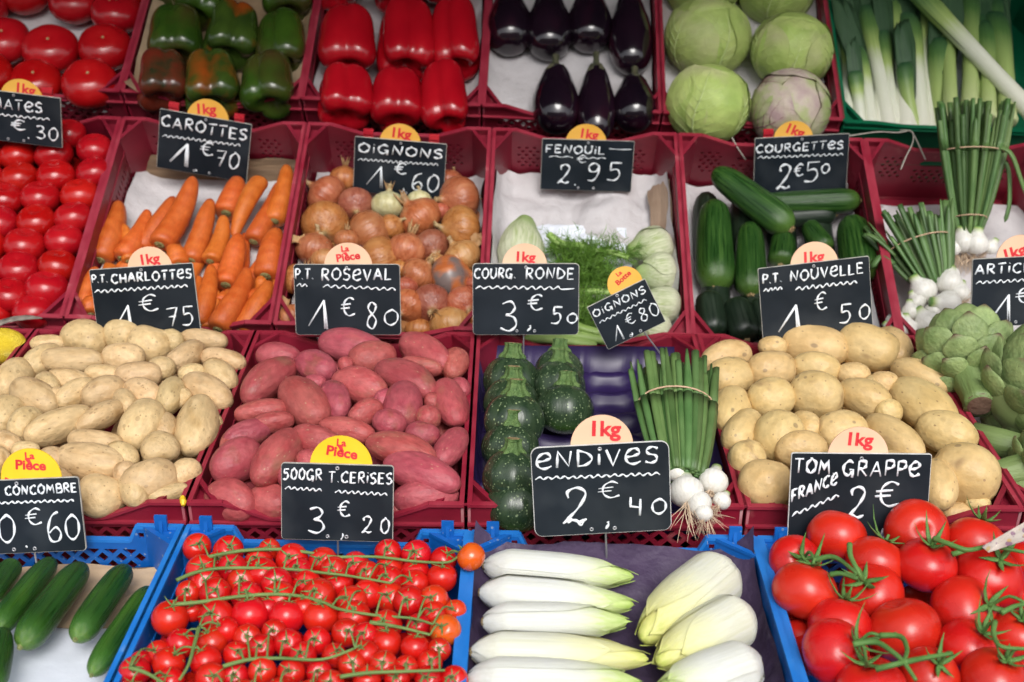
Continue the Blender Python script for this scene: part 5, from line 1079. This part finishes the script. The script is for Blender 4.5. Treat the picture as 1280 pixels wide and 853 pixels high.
twine(T4, [(915,172,.004),(922,185,.0),(932,200,-.02)], 'twine hanging left of the COURGETTES sign')
gb = MB().bar(T3.w(2 * CW + .02, .40, -.046), T3.w(3 * CW, .40, -.046), .004, .012)
tag(link('crate_bar', gb.me('crate_bar', m_green)), 'green plastic bar seen through the slot of the spring onion crate', 'plastic bar')
yt = MB().tube([px(T2, 228, 622, .004), px(T2, 229, 627, .004), px(T2, 229, 632, .002)], [.003, .0035, .002], 6)
tag(link('yellow_tag', yt.me('yellow_tag', m_disc_y)), 'tiny yellow tag stuck between the tan and pink potato crates', 'tag')
# ------------------------------------------------------------------ price signs, hand lettered
G = {  # width, strokes (c = curved)
 'A': (.7, [[(0, 0), (.34, 1)], [(.34, 1), (.68, 0)], [(.10, .36), (.60, .36)]]), 'B': (.62, [[(.05, 0), (.05, 1)], ['c', (.05, 1), (.5, .93), (.48, .6), (.08, .53)], ['c', (.08, .53), (.6, .45), (.55, .05), (.02, 0)]]),
 'C': (.66, [['c', (.62, .84), (.38, 1), (.06, .7), (.05, .3), (.32, 0), (.66, .14)]]), 'D': (.68, [[(.05, 1), (.05, 0)], ['c', (.0, .98), (.45, .78), (.66, .4), (.4, .06), (.02, .0)]]),
 'E': (.56, [[(.54, .98), (.04, 1), (.04, 0), (.56, .02)], [(.04, .52), (.46, .52)]]), 'F': (.56, [[(.04, 0), (.04, 1), (.56, 1)], [(.04, .5), (.42, .5)]]),
 'G': (.7, [['c', (.62, .86), (.36, 1), (.05, .7), (.06, .25), (.34, .02), (.58, .3)], [(.40, .42), (.64, .42), (.60, -.12)]]), 'H': (.62, [[(.04, 0), (.04, 1)], [(.58, 0), (.58, 1)], [(.04, .5), (.58, .5)]]),
 'I': (.12, [[(.05, 0), (.05, .95)]]), 'L': (.52, [[(.05, 1), (.03, 0), (.52, .04)]]), 'M': (.86, [[(.02, 0), (.16, 1), (.42, .35), (.68, 1), (.82, 0)]]), 'N': (.7, [[(.04, 0), (.08, 1), (.56, .05), (.66, 1)]]),
 'O': (.72, [['c', (.36, 1), (.05, .72), (.06, .25), (.36, 0), (.66, .28), (.66, .74), (.36, 1), (.3, .98)]]), 'P': (.56, [[(.05, 0), (.05, 1)], ['c', (.03, 1), (.46, .98), (.54, .7), (.38, .5), (.05, .46)]]),
 'R': (.62, [[(.05, 0), (.05, 1)], ['c', (.02, 1), (.46, .98), (.5, .68), (.36, .52), (.07, .48)], [(.2, .48), (.60, 0)]]), 'S': (.56, [['c', (.54, .88), (.3, 1), (.06, .82), (.14, .58), (.44, .46), (.5, .18), (.28, 0), (.0, .1)]]),
 'T': (.66, [[(.0, 1), (.66, 1)], [(.33, .98), (.31, 0)]]), 't': (.60, [[(.0, 1.0), (.62, 1.06)], [(.30, .80), (.28, 0)]]), 'U': (.66, [['c', (.05, 1), (.04, .3), (.3, 0), (.6, .3), (.62, 1), (.62, 1.02)]]), 'V': (.64, [[(.02, 1), (.32, 0), (.62, 1)]]),
 'i': (.14, [[(.07, 0), (.07, .68)], [(.07, .92), (.09, .98)]]), 'e': (.66, [['c', (.05, .46), (.35, .5), (.62, .68), (.5, .95), (.24, .92), (.03, .6), (.08, .18), (.36, .0), (.68, .16)]]),
 'Y': (.6, [[(.0, 1), (.3, .5), (.6, 1)], [(.3, .5), (.28, 0)]]), '.': (.14, [[(.05, .0), (.09, .04)]]), ',': (.16, [['c', (.10, .12), (.12, 0), (.04, -.16)]]), '-': (.34, [[(.04, .42), (.30, .44)]]), ' ': (.34, []), "'": (.1, [[(.05, 1), (.05, .8)]]),
 '0': (.60, [['c', (.32, 1), (.06, .74), (.06, .24), (.3, 0), (.54, .28), (.54, .76), (.32, 1), (.26, .99)]]), '1': (.56, [[(.0, .12), (.42, 1.0)], [(.42, 1.0), (.50, .0)], [(.40, .97), (.44, .02)]]), 'l': (.4, [[(.02, .28), (.34, 1), (.36, 0)]]),
 '2': (.64, [['c', (.14, .72), (.12, .9), (.34, 1), (.54, .84), (.42, .5), (.2, .2), (.02, .0)], ['c', (.02, .0), (.2, .1), (.4, .02), (.58, .1)]]), '3': (.58, [['c', (.04, .92), (.32, 1), (.48, .8), (.36, .6), (.2, .54), (.46, .46), (.56, .2), (.34, .0), (.02, .1)]]),
 '4': (.58, [[(.06, .98), (.06, .5), (.44, .42)], [(.44, .86), (.44, .0)]]), '5': (.60, [[(.12, 1), (.10, .58)], ['c', (.10, .58), (.4, .64), (.52, .34), (.34, .04), (.0, .06)], [(.10, 1), (.58, 1)]]), '6': (.56, [['c', (.46, .98), (.2, .84), (.04, .4), (.14, .04), (.42, .04), (.52, .28), (.34, .48), (.08, .3)]]),
 '7': (.58, [[(.02, .92), (.56, .98), (.28, 0)], [(.14, .5), (.50, .52)]]), '8': (.58, [['c', (.5, .88), (.26, 1), (.1, .8), (.26, .58), (.5, .32), (.34, .0), (.08, .14), (.14, .42), (.42, .66), (.5, .88)]]), '9': (.56, [['c', (.5, .84), (.28, 1), (.06, .8), (.14, .54), (.4, .56), (.5, .86), (.48, .4), (.3, .04), (.06, .04)]]),
 '€': (.72, [['c', (.70, .88), (.46, 1), (.2, .74), (.2, .26), (.44, 0), (.76, .12)], [(.02, .60), (.54, .66)], [(.0, .40), (.48, .44)]]),
}
def stroke(mb, pts, r, rn, curved):
    P = [Vector((x, y, 0)) for x, y in pts]; P = cat_smooth(P, 5) if curved else [p for a, b in zip(P[:-1], P[1:]) for p in (a, a.lerp(b, .5))] + [P[-1]]
    n = len(P); mb.tube([p + Vector((0, 0, .0002)) for p in P], [r * (.80 + .3 * math.sin(i * .9 + r * 9e3 + rn.random() * .6)) * (.8 if i in (0, n - 1) else 1) for i in range(n)], 6, .22, up=(0, 0, 1))
def write(mb, txt, x0, x1, y0, h, th, rn, dy=0, gap=.22, slant=.05):
    wd = sum(G[c][0] + gap for c in txt) - gap; s = (x1 - x0) / wd; x = 0
    for c in txt:
        gw, st = G[c]; jy = rn.uniform(-.05, .05); jr = rn.uniform(-.06, .06)
        for p in st:
            cv = p[0] == 'c'; pp = p[1:] if cv else p
            q = []
            for a, b in pp:
                X = x0 + (x + a) * s + (b * slant + b * jr * .4) * h; Y = y0 + (b + jy) * h + dy * (x + a) / wd; q.append((X, Y))
            stroke(mb, q, th, rn, cv)
        x += gw + gap
def wave(mb, x0, x1, y0, y1, amp, n, th, rn, tail=0):
    pts = []
    for i in range(n * 2 + 1):
        t = i / (n * 2); pts.append((x0 + (x1 - x0) * t + (amp * .5 if i % 2 else 0), y0 + (y1 - y0) * t + (amp if i % 2 else -amp) * rn.uniform(.7, 1.1)))
    if tail: pts.append((x1 + tail, y1 - amp * .3))
    stroke(mb, pts, th, rn, True)
def text_mesh(txt, size, off=.0):
    cu = bpy.data.curves.new('print', 'FONT'); cu.body = txt; cu.size = size; cu.extrude = .0002; cu.offset = off; cu.align_x = 'CENTER'; cu.align_y = 'CENTER'; cu.space_line = .72; cu.resolution_u = 5
    o = bpy.data.objects.new('print', cu); COL.objects.link(o); bpy.context.view_layer.update()
    me = bpy.data.meshes.new_from_object(o.evaluated_get(bpy.context.evaluated_depsgraph_get())); bpy.data.objects.remove(o); me.materials.clear(); me.materials.append(m_redink); return me
def rrect(w, h, r, z0, z1, n=5):
    o = []
    for cx, cy, a0 in ((w / 2 - r, h / 2 - r, 0), (-w / 2 + r, h / 2 - r, 90), (-w / 2 + r, -h / 2 + r, 180), (w / 2 - r, -h / 2 + r, 270)):
        for i in range(n + 1): a = math.radians(a0 + 90 * i / n); o.append((cx + r * math.cos(a), cy + r * math.sin(a)))
    k = len(o); v = [(x, y, z0) for x, y in o] + [(x, y, z1) for x, y in o]
    return v, [tuple(range(k))[::-1], tuple(range(k, 2 * k))] + [(i, (i + 1) % k, (i + 1) % k + k, i + k) for i in range(k)]
def sign(label, q, ref, tilt, lines, disc=None, pin=None, clips=0, edge=m_edge, rad=.006, rivets=True, sd=1, back=.006):
    TL, TR, BR_, BL = q; T, ax, val = ref
    bx, by = (BL[0] + BR_[0]) / 2, (BL[1] + BR_[1]) / 2
    if ax == 1 and T is T3: bx, by = (TL[0] + TR[0]) / 2, (TL[1] + TR[1]) / 2
    p0 = T.w(*hit(T, bx, by, ax, val)[0]); a = math.radians(tilt); N = Vector((0, -math.cos(a), math.sin(a)))
    def on(p): r = ray(*p); t = (p0 - CAM).dot(N) / r.dot(N); return CAM + r * t
    c = [on(p) for p in q]; ctr = sum(c, Vector()) / 4; X = ((c[1] - c[0]) + (c[2] - c[3])).normalized(); Y = N.cross(X).normalized(); X = Y.cross(N)
    w_ = ((c[1] - c[0]).length + (c[2] - c[3]).length) / 2; h_ = ((c[0] - c[3]).length + (c[1] - c[2]).length) / 2
    m = Matrix((X, Y, N)).transposed().to_4x4(); rn = random.Random(sd)
    e = empty('price_sign', Matrix.Translation(ctr) @ m, label, 'price sign', 'black hand-lettered price signs')
    v, f = rrect(w_, h_, rad, -.0012, .0012); link('board', mesh('board', v, f, m_board, False), e)
    v, f = rrect(w_ + .0014, h_ + .0014, rad + .0007, -.0020, .0004); link('board_edge', mesh('board_edge', v, f, edge, False), e)
    mb = MB()
    for L in lines:
        if L[0] == 'w': _, x0, x1, y0, y1, amp, n, th = L[:8]; wave(mb, (x0 - .5) * w_, (x1 - .5) * w_, (y0 - .5) * h_, (y1 - .5) * h_, amp * h_, n, th * h_, rn, (L[8] * w_ if len(L) > 8 else 0))
        elif L[0] == 's': stroke(mb, [((x - .5) * w_, (y - .5) * h_) for x, y in L[2]], L[1] * h_, rn, True)
        else:
            txt, x0, x1, y0, hh, th = L[:6]; write(mb, txt, (x0 - .5) * w_, (x1 - .5) * w_, (y0 - .5) * h_, hh * h_, th * h_, rn, (L[6] * h_ if len(L) > 6 else 0), L[7] if len(L) > 7 else .22, L[8] if len(L) > 8 else .05)
    mb.v = [(x, y, z + .0012) for x, y, z in mb.v]
    link('lettering', mb.me('lettering', m_chalk, True), e)
    if rivets:
        for x, y in ((0, .455), (-.085, -.45), (.085, -.45)):
            t = [Vector((x * w_ + .0016 * math.cos(k * .7), y * h_ + .0016 * math.sin(k * .7), .0013)) for k in range(10)]
            link('eyelet', MB().tube(t, .0007, 5).me('eyelet', m_steel, True), e)
    if disc:   # (cx px, top px, radius px, mat, words, text dx, dy in radii, rotation, text size)
        cx, top, r, dm, words, tx, ty, ro, ts = disc
        a_ = m.to_3x3().inverted() @ (on((cx, top)) - ctr); R = r * (ctr - CAM).dot(RC @ Vector((0, 0, -1))) / F
        dc = Vector((a_.x, a_.y - R, -.0045)); n = 40
        d = link('disc', MB().add(*lathe([(-.0007, R), (.0007, R)], n)).me('disc', dm), e, None, Matrix.Translation(dc))
        for (t_, x_, y_, s_, r_) in words:
            link('print', text_mesh(t_, R * s_, R * s_ * .032), d, None, Matrix.Translation((x_ * R, y_ * R, .0009)) @ Matrix.Rotation(math.radians(r_), 4, 'Z') @ Matrix.Diagonal((1.08, 1, 1, 1)))
    if pin:
        b = MB(); b.tube([(pin[0] * w_, -h_ / 2 + .012, -.003), (pin[0] * w_ + pin[2], -h_ / 2 - pin[1], -.003 - pin[1] * .15)], .0011, 6); link('pin', b.me('pin', m_steel), e)
        link('pin_clip', MB().box(pin[0] * w_ - .004, pin[0] * w_ + .004, -h_ / 2 + .001, -h_ / 2 + .014, -.005, -.0021).me('pin_clip', m_steel), e)
    for k in range(clips):
        x = (-.36, .36)[k] * w_; b = MB().box(x - .008, x + .008, h_ / 2 - .008, h_ / 2 + .014, -.0046, -.0022); b.box(x - .008, x + .008, h_ / 2 + .006, h_ / 2 + .012, -.0022, .0012)
        link('clip', b.me('clip', m_clip), e)
    return e
KG = lambda x=0, y=.45, r=-4, s=.75: [('1kg', x, y, s, r)]
sign('slate price sign for tomatoes, 2€30, hanging at the top left picture edge', [(-32, 112), (84, 125), (69, 183), (-46, 168)], (T3, 1, .352), 0,
     [('tOMAteS', .03, .80, .66, .20, .022), ('w', .05, .88, .52, .55, .022, 12, .014), ('2', .20, .32, .14, .30, .024), ('€', .45, .60, .26, .20, .02), ('.', .62, .66, .12, .3, .02), ('30', .72, .96, .14, .26, .018)],
     (25, 100, 27, m_disc_o, [('1kg', .15, .55, .62, -6)], 0, 0, 0, 0), clips=2, sd=1, rad=.001)
sign('slate price sign reading CAROTTES 1€70, clipped above the carrots', [(207, 138), (318, 157), (304, 227), (190, 207)], (T3, 1, .386), 2,
     [('CAROttES', .02, .96, .72, .18, .020), ('w', .04, .90, .56, .62, .02, 14, .011), ('1', .14, .36, .10, .40, .022), ('.', .42, .46, .06, .3, .024), ('€', .46, .60, .36, .22, .018), ('70', .64, .90, .20, .28, .018)],
     (261, 125, 26, m_disc_o, [('1kg', -.15, .48, .66, 8), ('P', .72, -.05, .5, 80)], 0, 0, 0, 0), clips=2, sd=2, rad=.001)
sign('slate price sign reading OIGNONS 1,60 €, clipped above the brown onions', [(445, 171), (558, 181), (554, 248), (441, 239)], (T3, 1, .352), 0,
     [('OiGNONS', .04, .96, .74, .16, .020), ('w', .04, .92, .60, .62, .02, 16, .010), ('1', .14, .34, .08, .40, .020), ('€', .44, .57, .40, .20, .016), (',', .52, .57, .10, .3, .018), ('60', .64, .94, .12, .32, .018)],
     (501, 156, 26, m_disc_o, [('1kg', 0, .52, .66, -4)], 0, 0, 0, 0), clips=2, sd=3, rad=.001)
sign('slate price sign reading FENOUIL 2€95, clipped above the fennel', [(677, 174), (790, 177), (791, 240), (677, 236)], (T3, 1, .386), 2,
     [('FENOUiL', .04, .68, .74, .15, .019), ('w', .08, .34, .66, .66, .012, 2, .010), ('w', .42, .70, .65, .66, .012, 3, .010), ('s', .010, [(.73, .85), (.85, .84), (.98, .85)]), ('2', .18, .32, .14, .38, .020), ('.', .36, .40, .10, .3, .02), ('€', .38, .48, .56, .14, .012), ('95', .50, .88, .20, .36, .018, 0, .35)],
     (734, 156, 26, m_disc_o, [('1kg', .1, .5, .62, -6), ('P', -.85, -.05, .45, 60)], 0, 0, 0, 0), clips=0, sd=4, rad=.001)
sign('slate price sign reading COURGETTES 2€50, clipped above the courgettes', [(940, 174), (1056, 168), (1062, 240), (946, 246)], (T3, 1, .386), 2,
     [('COURGEtteS', .01, .94, .76, .13, .018), ('w', .03, .95, .68, .66, .018, 15, .010), ('2', .24, .40, .12, .42, .022), ('€', .42, .52, .34, .20, .018), ('5', .54, .70, .20, .34, .018), ('0', .72, .81, .36, .16, .016)],
     (993, 152, 25, m_disc_o, [('1kg', .05, .50, .66, -22)], 0, 0, 0, 0), clips=1, sd=5, rad=.001)
R2 = (T2, 1, .372)
sign('slate price sign reading P.T. CHARLOTTES 1€75, behind the tan potatoes', [(117, 338), (244, 329), (247, 414), (119, 422)], R2, 14,
     [('P.T.', .01, .16, .81, .11, .014), ('CHARLOtteS', .20, .98, .79, .13, .016), ('w', .02, .93, .68, .68, .02, 14, .012), ('1', .16, .36, .04, .40, .020), ('€', .43, .61, .34, .24, .014), ('75', .68, .95, .10, .28, .014)],
     (183, 309, 28, m_disc_p, [('1kg', 0, .42, .62, 2)], 0, 0, 0, 0), pin=(0, .04, 0), sd=6, rad=.002)
sign('slate price sign reading P.T. ROSEVAL 1€80, behind the pink potatoes', [(369, 331), (500, 331), (500, 418), (369, 418)], R2, 14,
     [('P.T.', .01, .18, .80, .14, .014), ('ROSeVAL', .26, .92, .78, .16, .015), ('w', .02, .12, .71, .71, .02, 2, .010), ('w', .27, .96, .70, .65, .02, 9, .011), ('1', .12, .32, .06, .42, .020), ('€', .43, .56, .28, .26, .014), ('8', .67, .78, .10, .38, .015), ('0', .84, .98, .13, .22, .014)],
     (434, 304, 30, m_disc_p, [('La', -.12, .74, .34, 4), ('Piece', .0, .40, .44, 8), ('`', .0 - .04, .40 - .10, .80, 8)], 0, 0, 0, 0), pin=(0, .04, 0), sd=7, rad=.004)
sign('slate price sign reading COURG. RONDE 3,50 €, behind the round courgettes', [(591, 330), (723, 330), (723, 418), (592, 418)], R2, 14,
     [('COURG.', .01, .40, .80, .14, .015), ('RONDE', .50, .95, .79, .15, .015), ('w', .02, .84, .67, .66, .02, 10, .012, .12), ('3', .25, .41, .07, .42, .018), (',', .50, .56, .09, .3, .016), ('€', .51, .65, .34, .22, .014), ('5', .74, .84, .14, .24, .015), ('0', .89, .99, .16, .14, .015)],
     (656, 305, 28, m_disc_p, [('1kg', 0, .38, .62, -3)], 0, 0, 0, 0), pin=(-.02, .055, 0), sd=8, rad=.005)
sign('small tilted black price sign reading OIGNONS 1€80 on a pin above the green bunch', [(738, 387), (809, 344), (828, 407), (757, 434)], (T2, 1, .36), 14,
     [('OiGNONS', .03, .93, .74, .15, .018), ('w', .06, .88, .60, .60, .022, 9, .013), ('1', .16, .32, .04, .34, .016), ('€', .43, .58, .28, .22, .014), (',', .42, .46, .06, .3, .016), ('80', .66, .99, .20, .28, .016)],
     (772, 336, 22, m_disc_o, [('La', -.06, .68, .34, 14), ('Botte', .05, .34, .42, 16)], 0, 0, 0, 0), pin=(.10, .045, .010), sd=9, rad=.001)
sign('slate price sign reading P.T. NOUVELLE 1€50, leaning behind the golden potatoes', [(948, 336), (1085, 321), (1091, 410), (954, 426)], R2, 14,
     [('P.T.', .03, .20, .79, .12, .015), ('NOUVeLLE', .28, .94, .78, .14, .015), ('w', .03, .20, .70, .70, .02, 4, .012), ('w', .32, .88, .67, .67, .022, 9, .012), ('1', .14, .36, .05, .40, .020), ('€', .48, .59, .34, .24, .013), ('5', .70, .81, .12, .26, .014), ('0', .88, .98, .14, .20, .014)],
     (1017, 303, 30, m_disc_p, [('1kg', -.05, .35, .62, -2)], 0, 0, 0, 0), pin=(0, .04, 0), sd=10, rad=.002)
sign('slate price sign for ARTICHAUTS at the right edge, cut by the picture', [(1212, 325), (1346, 318), (1351, 402), (1218, 409)], (T2, 1, .376), 14,
     [('ARtiCHAUTS', .02, .96, .78, .14, .015), ('w', .03, .94, .66, .66, .02, 14, .011), ('1', .18, .38, .06, .40, .018), ('€', .40, .54, .34, .22, .014), ('50', .66, .94, .10, .28, .014)],
     (1278, 294, 30, m_disc_p, [('1kg', -.28, .25, .66, 16)], 0, 0, 0, 0), pin=(0, .04, 0), sd=11, rad=.002)
R1 = (T1, 1, .374)
sign('black price sign reading MINI-CONCOMBRE 0€60 above the cucumbers', [(-52, 603), (100, 597), (105, 687), (-48, 694)], R1, 16,
     [('MiNi-', .03, .34, .82, .13, .014), ('CONCOMBRE', .40, .98, .80, .12, .016), ('w', .20, .95, .70, .69, .014, 14, .014), ('0', .30, .44, .15, .38, .018), ('.', .50, .54, .08, .3, .018), ('€', .53, .66, .38, .22, .015), ('6', .70, .82, .12, .42, .018), ('0', .85, .97, .16, .34, .018)],
     (33, 562, 38, m_disc_y, [('La', .02, .74, .32, -2), ('Piece', .02, .42, .44, -5), ('`', .02 - .04, .42 - .10, .80, -5), ('(|', -.75, -.1, .4, 60)], 0, 0, 0, 0), pin=(.06, .05, 0), sd=12, rad=.003)
sign('black price sign reading 500GR T.CERISES 3,20 € above the cherry tomatoes', [(354, 579), (493, 583), (489, 677), (351, 673)], R1, 16,
     [('500GR', .01, .36, .79, .14, .015), ('T.CERiSES', .42, .99, .77, .14, .015), ('w', .03, .36, .68, .66, .018, 6, .011), ('w', .48, .95, .65, .63, .018, 8, .011), ('3', .23, .38, .08, .34, .017), ('.', .41, .44, .05, .3, .016), (',', .53, .56, .06, .3, .014), ('€', .50, .61, .32, .20, .015), ('2', .72, .82, .10, .22, .015), ('0', .89, .97, .10, .20, .015)],
     (426, 546, 39, m_disc_y, [('La', .0, .76, .32, -4), ('Piece', .02, .44, .44, -8), ('`', .02 - .04, .44 - .10, .80, -8), ('e', -.78, -.1, .3, 60)], 0, 0, 0, 0), pin=(0, .05, 0), sd=13, rad=.003)
m_wedge = MAT('white_board_edge', [(.3, (.6, .6, .58)), (.7, (.8, .8, .78))], 60, rough=.5)
sign('large black price sign reading ENDIVES 2,40 € with a white edge, above the endives', [(665, 560), (836, 552), (838, 661), (668, 671)], R1, 16,
     [('eNDiVeS', .03, .92, .77, .18, .016), ('w', .02, .93, .66, .64, .014, 15, .011), ('2', .20, .40, .13, .40, .019), ('s', .016, [(.24, .14), (.30, .17), (.34, .10), (.36, .17)]), (',', .51, .55, .10, .3, .016), ('€', .47, .62, .40, .18, .012), ('4', .69, .80, .18, .22, .015), ('0', .86, .97, .18, .17, .015)],
     (751, 520, 39, m_disc_p, [('1kg', .1, .52, .68, -4), ('e', -.75, -.15, .3, 60)], 0, 0, 0, 0), pin=(.02, .05, 0), edge=m_wedge, sd=14, rad=.008)
sign('large black price sign reading TOM. GRAPPE FRANCE 2€ behind the big tomatoes', [(989, 567), (1161, 568), (1158, 690), (985, 688)], (T1, 1, .392), 16,
     [('TOM.', .02, .31, .80, .14, .017), ('GRAPPe', .37, .92, .78, .15, .017), ('FRANCe', .01, .33, .50, .12, .013, .20), ('w', .02, .35, .37, .58, .018, 6, .011), ('2', .41, .55, .33, .32, .017), ('€', .61, .78, .46, .25, .014), ('50', .66, .88, .04, .20, .014)],
     (1076, 535, 38, m_disc_p, [('1kg', .0, .56, .60, -3)], 0, 0, 0, 0), pin=(0, .05, 0), sd=15, rad=.002, edge=m_wedge)
